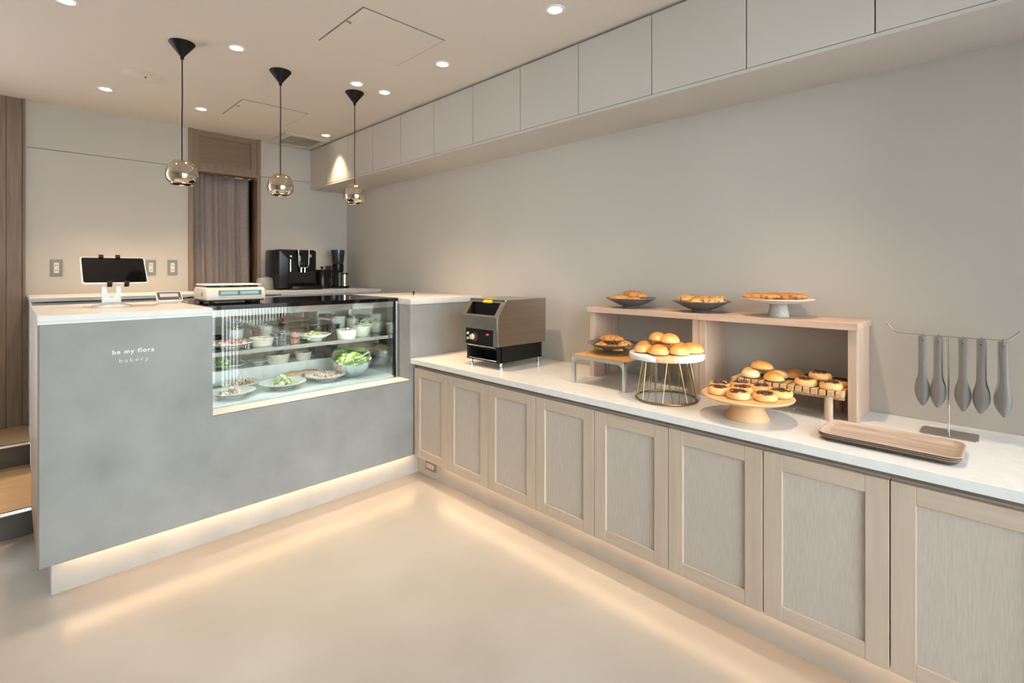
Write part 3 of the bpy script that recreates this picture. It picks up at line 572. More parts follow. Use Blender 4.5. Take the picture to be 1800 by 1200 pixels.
# bowls and plates on the boxes
def shallow(name, label, x, y, z, r, h, m, group):
    t = thing(name, label, 'plate', (x, y, z), 0, group)
    pr = [(0, 0), (r * 0.33, 0), (r * 0.35, 0.002), (r * 0.31, 0.010), (r * 0.5, h * 0.36), (r * 0.82, h * 0.78), (r, h), (r * 0.995, h + 0.003), (r * 0.80, h * 0.78 + 0.006), (r * 0.48, h * 0.36 + 0.006), (r * 0.3, 0.016), (0, 0.015)]
    o = obj('dish', lathe(pr, 56, x, y, z), m, t, 40); return t
# the dish is the whole thing: fold it into one mesh
def dish(name, label, x, y, z, r, h, m, group=None, cat='plate', foot=0.33):
    pr = [(0, 0), (r * foot, 0), (r * (foot + .02), 0.002), (r * (foot - .02), 0.009), (r * (foot + .17), h * 0.36), (r * 0.82, h * 0.78), (r, h), (r * 0.995, h + 0.003), (r * 0.80, h * 0.78 + 0.006), (r * (foot + .15), h * 0.36 + 0.006), (r * foot * .9, 0.016), (0, 0.015)]
    o = obj(name, lathe(pr, 56), m, smooth=40); o.location = (x, y, z); return tag(o, label, cat, group)
dish('footed_plate', 'dark grey stoneware dish of long pastries on the left shelf box', 2.175, 1.332, 1.081, 0.122, 0.047, M_ceram, 'grey stoneware dishes')
dish('footed_plate', 'dark grey stoneware dish of round scones on the shelf box top, middle', 2.172, 0.974, 1.081, 0.124, 0.047, M_ceram, 'grey stoneware dishes')

def lump(rx, ry, rz, seed, amp=0.06, nu=22, nv=14, flat=0.35, freq=2.0, bend=0.0, taper=0.0):
    """a soft dough shape resting on z=0"""
    V, F = [], []
    for j in range(nv + 1):
        th = PI * j / nv
        for i in range(nu):
            ph = 2 * PI * i / nu
            d = Vector((math.sin(th) * math.cos(ph), math.sin(th) * math.sin(ph), math.cos(th)))
            k = 1 + amp * noise.noise(d * freq + Vector((seed * 7.3, seed * 1.7, 0)))
            x, y, z = d.x * rx * k, d.y * ry * k, d.z * rz * k
            if z < 0: z *= flat
            if taper: y *= 1 - taper * (x / rx) ** 2; z *= 1 - 0.5 * taper * (x / rx) ** 2
            y += bend * (x / rx) ** 2 * ry
            V.append((x, y, z + rz * flat * 0.96))
    for j in range(nv):
        for i in range(nu):
            k = (i + 1) % nu; F.append((j * nu + i, (j + 1) * nu + i, (j + 1) * nu + k, j * nu + k))
    return V, F
B_gold = baked('crust_golden', (0.80, 0.50, 0.22), (0.72, 0.35, 0.10), (0.50, 0.19, 0.045))
B_bun = baked('crust_bun', (0.84, 0.60, 0.30), (0.80, 0.43, 0.13), (0.62, 0.23, 0.05), lo=0.1, hi=0.85)
B_pale = baked('crust_pale', (0.85, 0.70, 0.46), (0.86, 0.66, 0.36), (0.74, 0.42, 0.16), lo=0.3, hi=1.1)
B_scone = baked('crust_scone', (0.70, 0.44, 0.18), (0.68, 0.37, 0.12), (0.50, 0.22, 0.06), spot=(0.14, 0.06, 0.03), sscale=75)
B_cookie = baked('crust_pastry', (0.66, 0.36, 0.12), (0.60, 0.27, 0.075), (0.40, 0.14, 0.035), spot=(0.32, 0.11, 0.03), sscale=50)
B_dough = baked('crust_swirl', (0.86, 0.60, 0.30), (0.82, 0.50, 0.20), (0.62, 0.28, 0.08), lo=0.1, hi=1.0)
M_choc = mat('chocolate', (0.085, 0.028, 0.014), 0.3, var=0.15, scale=80)

def bread(name, mesh, m, x, y, z, rz, tilt, label, group, cat='bread', s=1.0):
    key = 'bm_' + mesh
    if key not in bpy.data.meshes:
        me = build_mesh(key, BREADS[mesh], m, 80); me.name = key
    me = bpy.data.meshes[key]
    o = bpy.data.objects.new(name, me); C.objects.link(o); o.location = (x, y, z); o.rotation_euler = (tilt[0], tilt[1], rz); o.scale = (s, s, s)
    return tag(o, label, cat, group)
BREADS = {'bun1': lump(0.042, 0.038, 0.030, 1), 'bun2': lump(0.040, 0.037, 0.029, 2), 'bun3': lump(0.043, 0.036, 0.028, 3),
          'pale1': lump(0.037, 0.034, 0.026, 4), 'pale2': lump(0.036, 0.033, 0.026, 5),
          'long1': lump(0.064, 0.034, 0.026, 6, 0.10, bend=0.25, taper=0.35, freq=3.2), 'long2': lump(0.060, 0.036, 0.024, 7, 0.12, bend=0.2, taper=0.35, freq=3.0),
          'scone1': lump(0.038, 0.036, 0.027, 8, 0.16, freq=3.5), 'scone2': lump(0.036, 0.034, 0.026, 9, 0.18, freq=3.5),
          'baton1': lump(0.072, 0.026, 0.0155, 10, 0.10, 30, 12, flat=0.8, freq=3), 'baton2': lump(0.062, 0.026, 0.0165, 11, 0.12, 30, 12, flat=0.8, freq=3)}
# long pastries on the left dish
g = 'long pastries on the left grey dish'
zb = 1.081 + 0.032
bread('pastry', 'long2', B_gold, 2.14, 1.372, zb, R(-60), (0, 0), 'long golden pastry lying at the left of the upper left grey dish', g, 'pastry')
bread('pastry', 'long1', B_cookie, 2.19, 1.32, zb + 0.018, R(-80), (0, R(6)), 'large browned pastry on top of the upper left grey dish', g, 'pastry')
bread('pastry', 'long2', B_gold, 2.13, 1.29, zb, R(-100), (0, 0), 'golden pastry tucked at the right front of the upper left grey dish', g, 'pastry', 0.8)
# scones
g = 'round scones on the middle grey dish'
for dx, dy, dz, k, lb in ((-0.035, 0.052, 0.013, 'scone1', 'round speckled scone at the left, standing highest on the middle dish'), (-0.045, 0.008, 0.003, 'scone2', 'round scone at the front centre of the middle grey dish'),
                         (0.02, -0.002, 0.010, 'scone1', 'scone behind the centre of the middle grey dish'), (-0.03, -0.040, 0.004, 'scone2', 'speckled scone at the right front of the middle grey dish'), (0.01, -0.068, 0.010, 'scone1', 'scone at the far right edge of the middle grey dish'),
                         (0.035, 0.045, 0.008, 'scone2', 'scone at the back left of the middle grey dish')):
    bread('scone', k, B_scone, 2.172 + dx, 0.974 + dy, 1.081 + 0.029 + dz, dx * 60, (0, 0), lb, g, 'scone')
# pale pedestal plate with long rolls
t = thing('pedestal_plate', 'pale cream pedestal plate on the right shelf box', 'cake stand', (2.165, 0.655, 1.081))
M_pcream = mat('cream_stone', (0.72, 0.62, 0.54), 0.4, var=0.04, scale=30); M_pgrey = mat('speckled_concrete', (0.55, 0.52, 0.47), 0.6, var=0.12, scale=90)
obj('pedestal', lathe([(0, 0), (0.038, 0), (0.0385, 0.004), (0.030, 0.052), (0, 0.052)], 40, 2.165, 0.655, 1.081), M_pgrey, t, 30)
obj('plate', lathe([(0, 0.052), (0.07, 0.052), (0.115, 0.062), (0.127, 0.070), (0.126, 0.073), (0.11, 0.068), (0.07, 0.066), (0, 0.066)], 56, 2.165, 0.655, 1.081), M_pcream, t, 40)
g = 'long rolls on the cream pedestal plate'
bread('long_roll', 'baton1', B_cookie, 2.12, 0.705, 1.148, R(-86), (0, 0), 'long flat golden roll on the left of the cream pedestal plate', g)
bread('long_roll', 'baton2', B_cookie, 2.15, 0.605, 1.148, R(-98), (0, 0), 'long flat golden roll on the right of the cream pedestal plate', g)
bread('long_roll', 'baton1', B_gold, 2.19, 0.665, 1.148, R(-80), (0, 0), 'long flat roll at the back of the cream pedestal plate', g)

# small steel-legged table with grey bowl
t = thing('riser_table', 'small steel-legged riser table with an orange-brown wooden top', 'riser', (2.04, 1.335, ZT))
tx0, tx1, tya, tyb, tz = 1.893, 2.19, 1.188, 1.482, 0.868
obj('tabletop', box(tx0 + 0.004, tx1 - 0.004, tya + 0.004, tyb - 0.004, tz - 0.006, tz, 0.001), wood('honey_top', (0.62, 0.34, 0.12), (0.54, 0.28, 0.09), 'Y'), t)
M_alu = mat('satin_aluminium', (0.62, 0.61, 0.59), 0.35, 0.85, var=0.02)
def apron(p0, p1, axis, c0, c1):
    d = 0.020; rr = 0.028; n = 5
    poly = [(p0, tz - 0.001), (p0, tz - d)]
    # curved corners into the legs
    poly = [(p0, tz - 0.006), (p0, tz - d - rr)] + [(p0 + 0.016 + rr - rr * math.cos(R(90 * k / n)), tz - d - rr + rr * math.sin(R(90 * k / n))) for k in range(n + 1)] + \
           [(p1 - 0.016 - rr + rr * math.sin(R(90 * k / n)), tz - d - rr + rr * math.cos(R(90 * k / n))) for k in range(n + 1)] + [(p1, tz - d - rr), (p1, tz - 0.006)]
    return prism(poly, c0, c1, axis)
obj('frame', join(apron(tya, tyb, 'X', tx0, tx0 + 0.004), apron(tya, tyb, 'X', tx1 - 0.004, tx1), apron(tx0, tx1, 'Y', tya, tya + 0.004), apron(tx0, tx1, 'Y', tyb - 0.004, tyb)), M_alu, t)
for a in (tx0 + 0.008, tx1 - 0.008):
    for b in (tya + 0.008, tyb - 0.008): obj('leg', box(a - 0.0085, a + 0.0085, b - 0.0085, b + 0.0085, ZT, tz - 0.012, 0.003), M_alu, t, 30)
dish('footed_plate', 'dark grey stoneware dish of buns standing on the steel-legged riser', 2.055, 1.360, tz, 0.121, 0.048, M_ceram, 'grey stoneware dishes')
g = 'brown buns in the grey dish on the riser'
for dx, dy, dz, k, rz, lb in ((-0.05, 0.03, 0.0, 'scone2', 10, 'brown bun at the left front of the dish on the riser'), (-0.03, -0.035, 0.0, 'long2', 80, 'brown bun at the front right of the dish on the riser'), (0.035, 0.055, 0.004, 'scone1', 40, 'brown bun at the back left of the dish on the riser'),
                             (0.045, -0.035, 0.004, 'long2', 100, 'brown bun at the back right of the dish on the riser'), (0.0, 0.008, 0.036, 'long1', -75, 'large browned pastry on top of the pile on the riser dish'), (-0.01, -0.078, 0.014, 'scone2', 10, 'brown bun at the right edge of the dish on the riser')):
    bread('bun', k, B_cookie if k != 'long1' else B_gold, 2.055 + dx, 1.360 + dy, tz + 0.018 + dz, R(rz), (0, 0), lb, g, 'bun', 0.85 if k == 'long2' else 1.0)

# wire stand with white and wood plate
wx, wy, wz = 1.922, 1.010, 0.905
t = thing('wire_stand', 'brass wire basket stand under a white marble plate of buns', 'cake stand', (wx, wy, ZT))
M_brass = mat('brass_wire', (0.50, 0.36, 0.17), 0.3, 1.0, var=0.05)
M_bronze = mat('bronze_ring', (0.34, 0.23, 0.10), 0.35, 1.0)
obj('base_ring', tube([(wx + 0.121 * math.cos(a), wy + 0.121 * math.sin(a), ZT + 0.006) for a in [2 * PI * k / 56 for k in range(56)]], 0.004, 8, True), M_bronze, t, 60)
obj('top_ring', tube([(wx + 0.092 * math.cos(a), wy + 0.092 * math.sin(a), wz - 0.003) for a in [2 * PI * k / 48 for k in range(48)]], 0.003, 8, True), M_brass, t, 60)
for k in range(24):
    a0 = 2 * PI * (k // 2) / 12; da = (0.16 if k % 2 else -0.16)
    obj('wire', tube([(wx + 0.121 * math.cos(a0 + da), wy + 0.121 * math.sin(a0 + da), ZT + 0.006), (wx + 0.092 * math.cos(a0), wy + 0.092 * math.sin(a0), wz - 0.003)], 0.0016, 6), M_brass, t, 60)
def slab_disc(x, y, z, r, t_, y_a, y_b, n=72):
    """slice of a round slab between two parallel cuts (local y)"""
    def clipc(rr):
        P = []
        for k in range(n):
            a = 2 * PI * k / n; px, py = rr * math.cos(a), rr * math.sin(a); P.append((px, min(max(py, y_a), y_b)))
        Q = []
        for p in P:
            if not Q or abs(p[0] - Q[-1][0]) + abs(p[1] - Q[-1][1]) > 1e-5: Q.append(p)
        return Q
    return clipc
def cut_disc(x, y, z, r, th, ya, yb, n=96, rot=0.0):
    P = []
    def arc(a0, a1, m):
        return [(r * math.cos(a0 + (a1 - a0) * k / m), r * math.sin(a0 + (a1 - a0) * k / m)) for k in range(m + 1)]
    ya, yb = max(ya, -r * 0.9999), min(yb, r * 0.9999)
    a, b = math.asin(ya / r), math.asin(yb / r)
    P = arc(a, b, 24) + arc(PI - b, PI - a, 24)
    g = prism(P, 0, th, 'Z'); g = bevel(g, 0.004, 2, ang=R(60))
    return mv(rotz(g, rot), x, y, z)
M_marble = mat('white_marble', (0.82, 0.81, 0.79), 0.25, scale=6, var=0.03)
RT = R(45)     # wooden band runs towards the viewer
rot = R(-40)
obj('marble_plate', cut_disc(wx, wy, wz, 0.150, 0.019, -0.15, 0.0, rot=R(45)), M_marble, t, 30)
obj('wood_band', cut_disc(wx, wy, wz, 0.150, 0.019, 0.0002, 0.078, rot=R(45)), wood('band_wood', (0.68, 0.45, 0.27), (0.58, 0.37, 0.2), 'X'), t, 30)
obj('marble_plate', cut_disc(wx, wy, wz, 0.150, 0.019, 0.0782, 0.15, rot=R(45)), M_marble, t, 30)
for a, b in ((-0.03, -0.06), (-0.05, 0.03), (0.05, 0.0)): obj('pad', cyl(wx + a, wy + b, wz - 0.006, wz, 0.010, 14), M_white, t)
g = 'golden buns on the white marble plate'
# u: to the right in view, v: away from the viewer
def UV(cx, cy, u, v):  # view-aligned offsets kept as plain world offsets
    return cx + 0.7053 * u + 0.709 * v, cy - 0.709 * u + 0.7053 * v
zp = wz + 0.019
for u, v, dz, k, rz, s, lb in ((-0.092, 0.005, 0, 'bun1', 0, 1.0, 'golden bun at the far left of the marble plate'), (-0.048, -0.055, 0, 'bun3', 50, 1.1, 'browned bun at the left front of the marble plate'),
                              (0.035, -0.058, 0, 'bun2', 30, 1.12, 'golden bun at the front centre right of the marble plate'), (0.100, -0.018, 0, 'bun1', 80, 1.12, 'pale golden bun at the far right of the marble plate'),
                              (0.065, 0.045, 0, 'bun3', 20, 1.05, 'golden bun behind on the right of the marble plate'), (-0.068, 0.075, 0, 'bun2', 80, 1.0, 'bun at the back left of the marble plate'), (-0.008, 0.02, 0.002, 'bun1', 10, 1.0, 'bun buried in the middle of the marble plate pile'),
                              (-0.008, 0.085, 0.0, 'bun2', 10, 1.0, 'bun at the back centre of the marble plate'),
                              (-0.026, 0.03, 0.043, 'bun3', 40, 1.02, 'browned bun on top, left of the marble plate pile'), (0.010, -0.010, 0.040, 'bun2', 20, 1.08, 'browned bun on top, at the front of the marble plate pile')):
    x, y = UV(wx, wy, u, v); bread('bun', k, B_bun if 'brown' not in lb else B_gold if False else B_bun, x, y, zp + dz, R(rz), (0, 0), lb, g, 'bun', s)

# wooden cake stand with swirl pastries
kx, ky, kz = 1.880, 0.673, 0.800
t = thing('wooden_cake_stand', 'low round wooden cake stand of chocolate swirls at the front', 'cake stand', (kx, ky, ZT))
M_beech = wood('beech', (0.72, 0.44, 0.23), (0.62, 0.36, 0.17), 'Y', scale=10)
obj('foot', lathe([(0, 0), (0.072, 0), (0.073, 0.004), (0.066, 0.020), (0.052, 0.046), (0.050, 0.062), (0, 0.062)], 48, kx, ky, ZT), M_beech, t, 30)
obj('plate', lathe([(0, 0.058), (0.06, 0.060), (0.120, 0.068), (0.150, 0.078), (0.154, 0.083), (0.150, 0.086), (0.13, 0.082), (0, 0.082)], 64, kx, ky, ZT), M_beech, t, 40)

def swirl_proto(r, h, seed, bits=True):
    t = thing('swirl_pastry', 'x', 'pastry')
    rnd = random.Random(seed)
    pr = [(0, 0), (r * 0.86, 0), (r * 0.98, h * 0.22), (r, h * 0.5), (r * 0.93, h * 0.82), (r * 0.76, h), (r * 0.58, h * 0.93), (r * 0.40, h * 0.86), (0, h * 0.86)]
    g = lathe(pr, 26); V = []
    for x, y, z in g[0]:
        k = 1 + 0.10 * noise.noise(Vector((x * 45 + seed, y * 45, z * 30))); V.append((x * k, y * k, z * (k + 0.12 * noise.noise(Vector((x * 60, y * 60, seed))))))
    d = obj('dough', (V, g[1]), B_dough, t, 60, world=False)
    P, RR = [], []
    for i in range(44):
        a = i / 43 * 2 * PI * 1.9 + seed; q = r * (0.06 + 0.76 * i / 43)
        P.append((q * math.cos(a), q * math.sin(a), h * 0.90 + 0.001)); RR.append(r * 0.125 * (1 - 0.35 * i / 43))
    obj('chocolate_swirl', tube(P, 0.003, 6, rad=RR), M_choc, t, 60, world=False)
    if bits:
        gs = []
        for k in range(12):
            a, q = rnd.random() * 6.28, r * rnd.uniform(0.1, 0.75)
            gs.append(mv(rotz(box(-0.004, 0.004, -0.003, 0.003, 0, 0.003, 0.001, 1), a), q * math.cos(a), q * math.sin(a), h * 0.93))
        obj('chocolate_chunk', join(*gs), M_choc, t, world=False)
    return t
sp = swirl_proto(0.040, 0.0265, 3); used = False
zp2 = ZT + 0.0825
g = 'chocolate swirl pastries on the wooden cake stand'
for u, v, rz, lb in ((-0.092, 0.020, 0, 'chocolate swirl at the far left of the wooden cake stand'), (-0.050, -0.045, 60, 'chocolate swirl at the left front of the wooden cake stand'), (0.030, -0.072, 100, 'chocolate swirl at the very front of the wooden cake stand'),
                    (0.104, -0.028, 160, 'chocolate swirl at the far right of the wooden cake stand'), (-0.062, 0.090, 200, 'chocolate swirl at the back left of the wooden cake stand'), (-0.010, 0.025, 240, 'chocolate swirl in the middle of the wooden cake stand'),
                    (0.020, 0.100, 280, 'chocolate swirl at the back centre of the wooden cake stand'), (0.070, 0.042, 320, 'chocolate swirl right of the middle, rear of the wooden cake stand')):
    x, y = UV(kx, ky, u, v); place(sp, used, (x, y, zp2), R(rz), lb, g); used = True

# slatted crate with buns and dark swirls
cx0, cx1, cya, cyb, czt = 2.038, 2.225, 0.412, 0.796, 0.840
t = thing('slatted_crate', 'slatted wooden riser crate inside the right shelf box', 'riser', (2.13, 0.604, ZT))
M_slat = wood('slat_wood', (0.66, 0.43, 0.24), (0.50, 0.31, 0.15), 'X', scale=20)
ns = 15; pitch = (cyb - cya) / ns
for i in range(ns):
    ya = cya + i * pitch
    obj('slat', box(cx0, cx1, ya, ya + pitch * 0.80, czt - 0.020, czt, 0.0015, 1), M_slat, t)
for a in (cx0 + 0.03, cx1 - 0.05): obj('bearer', box(a, a + 0.02, cya + 0.002, cyb - 0.008, czt - 0.034, czt - 0.020), M_slat, t)
for a in (cx0 + 0.018, cx1 - 0.018):
    for b in (cya + 0.045, cyb - 0.045): obj('leg', cyl(a, b, ZT, czt - 0.020, 0.0135, 20), M_ashZ, t, 40)
g = 'pale buns on the left of the slatted crate'
for x, y, dz, k, s, m, lb in ((2.075, 0.728, 0, 'pale1', 1.0, B_pale, 'pale bun at the front left of the slatted crate'), (2.070, 0.642, 0, 'bun2', 0.95, B_pale, 'lightly browned bun at the front of the slatted crate group'), (2.135, 0.745, 0, 'pale2', 1.0, B_pale, 'pale bun behind at the left of the slatted crate'),
                             (2.135, 0.648, 0, 'pale1', 1.0, B_pale, 'pale bun right behind the lightly browned one on the crate'), (2.178, 0.600, 0, 'bun1', 0.95, B_gold, 'darker bun at the back right of the pale bun group'), (2.180, 0.700, 0.0, 'pale2', 1, B_pale, 'pale bun hidden at the back of the slatted crate'),
                             (2.115, 0.700, 0.030, 'bun3', 0.95, B_gold, 'brown bun topping the pale bun pile on the crate')):
    bread('bun', k, m, x, y, czt + dz, R(x * 900 % 180), (0, 0), lb, g, 'bun', s)
sp2 = swirl_proto(0.0365, 0.0265, 8); used = False
g = 'dark chocolate swirls on the slatted crate'
for x, y, dz, rz, lb in ((2.078, 0.534, 0, 0, 'dark chocolate swirl at the left front of the crate'), (2.078, 0.455, 0, 70, 'dark chocolate swirl at the right front of the crate'), (2.115, 0.497, 0.0235, 130, 'dark chocolate swirl on top of the others on the crate'),
                        (2.150, 0.440, 0, 190, 'dark chocolate swirl at the back right of the crate'), (2.155, 0.535, 0, 250, 'dark chocolate swirl at the back left behind the top one')):
    place(sp2, used, (x, y, czt + dz), R(rz), lb, g); used = True

# trays
tx, tyy = 1.893, 0.262
M_tray = wood('tray_veneer', (0.50, 0.385, 0.31), (0.33, 0.235, 0.175), 'Y', scale=22); M_trayedge = mat('tray_edge', (0.10, 0.07, 0.055), 0.5)
def tray_geo(w2, h2, r, depth, th=0.0025):
    rings = []
    for k, (ins, z) in enumerate(((0.020, 0.0), (0.012, 0.003), (0.004, 0.011), (0.0, depth), (0.0012, depth + 0.001), (0.005, 0.012 + th), (0.013, 0.004 + th), (0.021, th))):
        rings.append([(x, y, z) for x, y in rrect(w2 - ins, h2 - ins, max(r - ins, 0.004), 8)])
    n = len(rings[0]); V = [p for q in rings for p in q]; F = []
    for j in range(len(rings) - 1):
        for i in range(n): F.append((j * n + i, j * n + (i + 1) % n, (j + 1) * n + (i + 1) % n, (j + 1) * n + i))
    F.append(tuple(range(n))[::-1]); F.append(tuple(range((len(rings) - 1) * n, len(rings) * n)))
    return V, F
tg = tray_geo(0.098, 0.172, 0.034, 0.014)
for i, lb in enumerate(('brown wood-veneer tray at the bottom of the stack on the worktop', 'brown wood-veneer tray in the middle of the stack', 'brown wood-veneer serving tray on top of the stack, its surface in full view')):
    o = obj('tray', tg, [M_tray, M_trayedge], smooth=35); o.location = (tx, tyy, ZT + 0.0005 + i * 0.0050)
    for p_ in o.data.polygons: p_.material_index = 1 if (p_.normal.z < -0.05) else 0; tag(o, lb, 'tray', 'stacked wooden trays')

# tongs and their stand
ts = thing('tongs_stand', 'thin steel stand with a curved bar holding five grey tongs', 'stand', (2.155, 0.14, ZT))
obj('base_plate', prism([(2.155 + a, 0.14 + b) for a, b in rrect(0.047, 0.071, 0.008)], ZT, ZT + 0.004, 'Z'), M_steel, ts)
obj('rod', tube([(2.14, 0.140, ZT + 0.003), (2.14, 0.140, 1.050)], 0.0026, 8), M_steelP, ts, 60)
obj('bar', tube([(2.14, 0.302, 1.083), (2.14, 0.290, 1.068), (2.14, 0.281, 1.057), (2.14, 0.270, 1.0515), (2.14, 0.255, 1.050), (2.14, 0.14, 1.050), (2.14, 0.025, 1.050), (2.14, 0.010, 1.0515), (2.14, 0.000, 1.057), (2.14, -0.010, 1.067), (2.14, -0.022, 1.081)], 0.0024, 8), M_steelP, ts, 60)
M_tong = mat('grey_nylon', (0.20, 0.19, 0.175), 0.33, var=0.03)
def blade(side):
    """one arm: flat handle widening to a pointed spoon, slightly cupped"""
    prof = [(0, 0.0105), (0.02, 0.0105), (0.07, 0.0100), (0.125, 0.0100), (0.140, 0.0125), (0.152, 0.0165), (0.166, 0.0195), (0.180, 0.0205), (0.195, 0.0185), (0.210, 0.0130), (0.222, 0.0060), (0.226, 0.003)]
    V, F, m = [], [], 8
    for s, hw in prof:
        gap = 0.008 + 0.012 * min(1, s / 0.12)
        cup = 0.014 * max(0, min(1, (s - 0.115) / 0.04)) * (hw / 0.0235)
        for lay in (0, 1):
            for k in range(m + 1):
                q = -1 + 2 * k / m; V.append((side * (gap - cup * q * q - lay * 0.0025 - (0.003 * (q * q) if s < 0.13 else 0)), q * hw, -s))
    w_ = 2 * (m + 1)
    for j in range(len(prof) - 1):
        for k in range(m):
            a = j * w_ + k; b = a + w_; F.append((a, a + 1, b + 1, b)); c = a + m + 1; d = c + w_; F.append((c, d, d + 1, c + 1))
        for e in (0, m):
            a = j * w_ + e; F.append((a, a + w_, a + w_ + m + 1, a + m + 1))
    for k in range(m):
        F.append((k, k + m + 1, k + m + 2, k + 1)); a = (len(prof) - 1) * w_ + k; F.append((a, a + 1, a + m + 2, a + m + 1))
    return V, F
tn = thing('tongs', 'x', 'tongs')
obj('arm', mv(blade(-1), z=-0.004), M_tong, tn, 50, world=False); obj('arm', mv(blade(1), z=-0.004), M_tong, tn, 50, world=False)
obj('hinge', tube([(-0.0075, 0, -0.006), (-0.006, 0, 0.0015), (0, 0, 0.0045), (0.006, 0, 0.0015), (0.0075, 0, -0.006)], 0.002, 8), M_tong, tn, 60, world=False)
obj('rivet', disc(-0.0082, 0, -0.018, 0.0025, 0.0012, 12), M_matblack, tn, world=False)
for i, (y, rz, lb) in enumerate(((0.206, 8, 'grey serving tongs at the left end of the bar'), (0.166, -3, 'grey serving tongs second from the left, beside the rod'), (0.106, 5, 'grey serving tongs in the middle, right of the rod'),
                            (0.063, -6, 'grey serving tongs second from the right'), (0.015, 10, 'grey serving tongs at the right end of the bar'))):
    place(tn, i > 0, (2.14, y, 1.050), R(rz), lb, 'grey tongs on the stand')

# ------------------------------------------------------------------ food in the display case
def leaves(cx, cy, z, r, h, n, seed, cols, size=0.012, dome=True):
    rnd = random.Random(seed); V, F, MI = [], [], []
    for i in range(n):
        a = rnd.random() * 6.283; q = r * math.sqrt(rnd.random()); hh = h * (1 - (q / r) ** 2) if dome else h
        p = Vector((cx + q * math.cos(a), cy + q * math.sin(a), z + rnd.uniform(0.25, 1.0) * hh))
        s = size * rnd.uniform(0.6, 1.3); m = Matrix.Rotation(rnd.random() * 6.28, 3, 'Z') @ Matrix.Rotation(rnd.uniform(-1.1, 1.1), 3, 'X') @ Matrix.Rotation(rnd.uniform(-0.8, 0.8), 3, 'Y')
        o = len(V)
        for j, (u, v, w_) in enumerate(((-1, 0, 0), (-0.4, 0.55, 0.25), (0.5, 0.5, -0.15), (1, 0, 0.2), (0.5, -0.5, -0.1), (-0.4, -0.55, 0.3), (0, 0, 0.35))):
            V.append(tuple(p + m @ Vector((u * s, v * s, w_ * s))))
        for j in range(6): F.append((o + 6, o + j, o + (j + 1) % 6)); MI.append(i % len(cols))
    return V, F, MI, cols
def food(name, label, L, group=None):
    V, F, MI, cols = L; me = bpy.data.meshes.new(name); me.from_pydata(V, [], F)
    for c in cols: me.materials.append(c)
    me.polygons.foreach_set('material_index', MI); me.update()
    o = bpy.data.objects.new(name, me); C.objects.link(o); return tag(o, label, 'food', group, 'stuff')
G1 = mat('lettuce', (0.36, 0.58, 0.10), 0.5, var=0.2, scale=60); G2 = mat('lettuce_pale', (0.62, 0.74, 0.30), 0.5, var=0.1, scale=60); G3 = mat('leaf_dark', (0.12, 0.26, 0.07), 0.5)
W1 = mat('shredded_white', (0.84, 0.80, 0.66), 0.5); P1 = mat('ham_pink', (0.80, 0.48, 0.38), 0.45); O1 = mat('fried_crumb', (0.68, 0.40, 0.17), 0.6); BR = mat('mince_brown', (0.34, 0.18, 0.09), 0.5)
RD = mat('tomato_red', (0.66, 0.13, 0.05), 0.3, scale=70, var=0.2); OR = mat('salmon_orange', (0.85, 0.33, 0.13), 0.35); PU = mat('dark_olive', (0.07, 0.045, 0.05), 0.35, scale=70, var=0.2); YE = mat('egg_yellow', (0.86, 0.62, 0.16), 0.4)
ZF, ZM, ZR = 0.6145, 0.853, 0.700
def saucer(x, y, z, r, h, label, m=M_plateg, group='pale grey plates in the display case'):
    return dish('plate', label, x, y, z, r, h, m, group, 'plate', 0.42)
saucer(0.815, 2.845, ZF, 0.108, 0.030, 'pale grey plate of ham salad at the lower left of the case')
food('salad', 'ham and shredded salad on the lower left plate', leaves(0.795, 2.845, ZF + 0.014, 0.055, 0.030, 130, 1, [P1, W1, P1, G2, W1, BR], 0.010))
saucer(0.905, 3.03, ZF, 0.105, 0.030, 'pale grey plate of crumbed topping behind the lower left plate')
food('salad', 'brown crumbed topping on the plate behind the lower left one', leaves(0.915, 3.03, ZF + 0.012, 0.058, 0.042, 170, 2, [O1, W1, O1, BR, P1], 0.009))
saucer(1.075, 2.868, ZF, 0.122, 0.032, 'pale grey plate of green and white salad at the case centre')
food('salad', 'green and white shredded salad heap on the centre plate', leaves(1.068, 2.868, ZF + 0.012, 0.056, 0.062, 190, 3, [G2, W1, W1, G1], 0.013))
saucer(1.328, 2.885, ZF, 0.112, 0.032, 'pale grey plate of pink and white slices left of the steel bowl')
food('salad', 'pink and white slices on the plate left of the steel bowl', leaves(1.328, 2.885, ZF + 0.014, 0.082, 0.018, 150, 4, [P1, W1, W1, P1], 0.013, False))
def steel_bowl(x, y, r, h, label, tilt=19):
    t = thing('steel_bowl', label, 'bowl', (x, y, ZF + r * 0.55 * math.sin(R(tilt))), 0, 'steel salad bowls'); t.rotation_euler = (R(tilt), 0, R(-22))
    obj('bowl', lathe([(0, 0), (r * 0.55, 0), (r * 0.62, 0.003), (r * 0.86, h * 0.3), (r * 0.97, h * 0.65), (r, h), (r + 0.003, h + 0.002), (r + 0.001, h + 0.004), (r - 0.002, h + 0.002), (r * 0.955, h * 0.65), (r * 0.84, h * 0.32), (r * 0.58, 0.006), (0, 0.005)], 48), M_steelP, t, 50, world=False)
    return t
steel_bowl(1.500, 2.905, 0.120, 0.112, 'large steel bowl of lettuce at the right of the case')
food('lettuce', 'bright green lettuce in the large steel bowl', leaves(0, 0, 0.055, 0.092, 0.068, 420, 5, [G1, G2, G1, G2], 0.018))
for nm, xx, yy, rr in (('lettuce', 1.500, 2.905, 0.120),):
    o = bpy.data.objects[nm]; o.location = (xx, yy, ZF + rr * 0.55 * math.sin(R(19))); o.rotation_euler = (R(19), 0, R(-22))
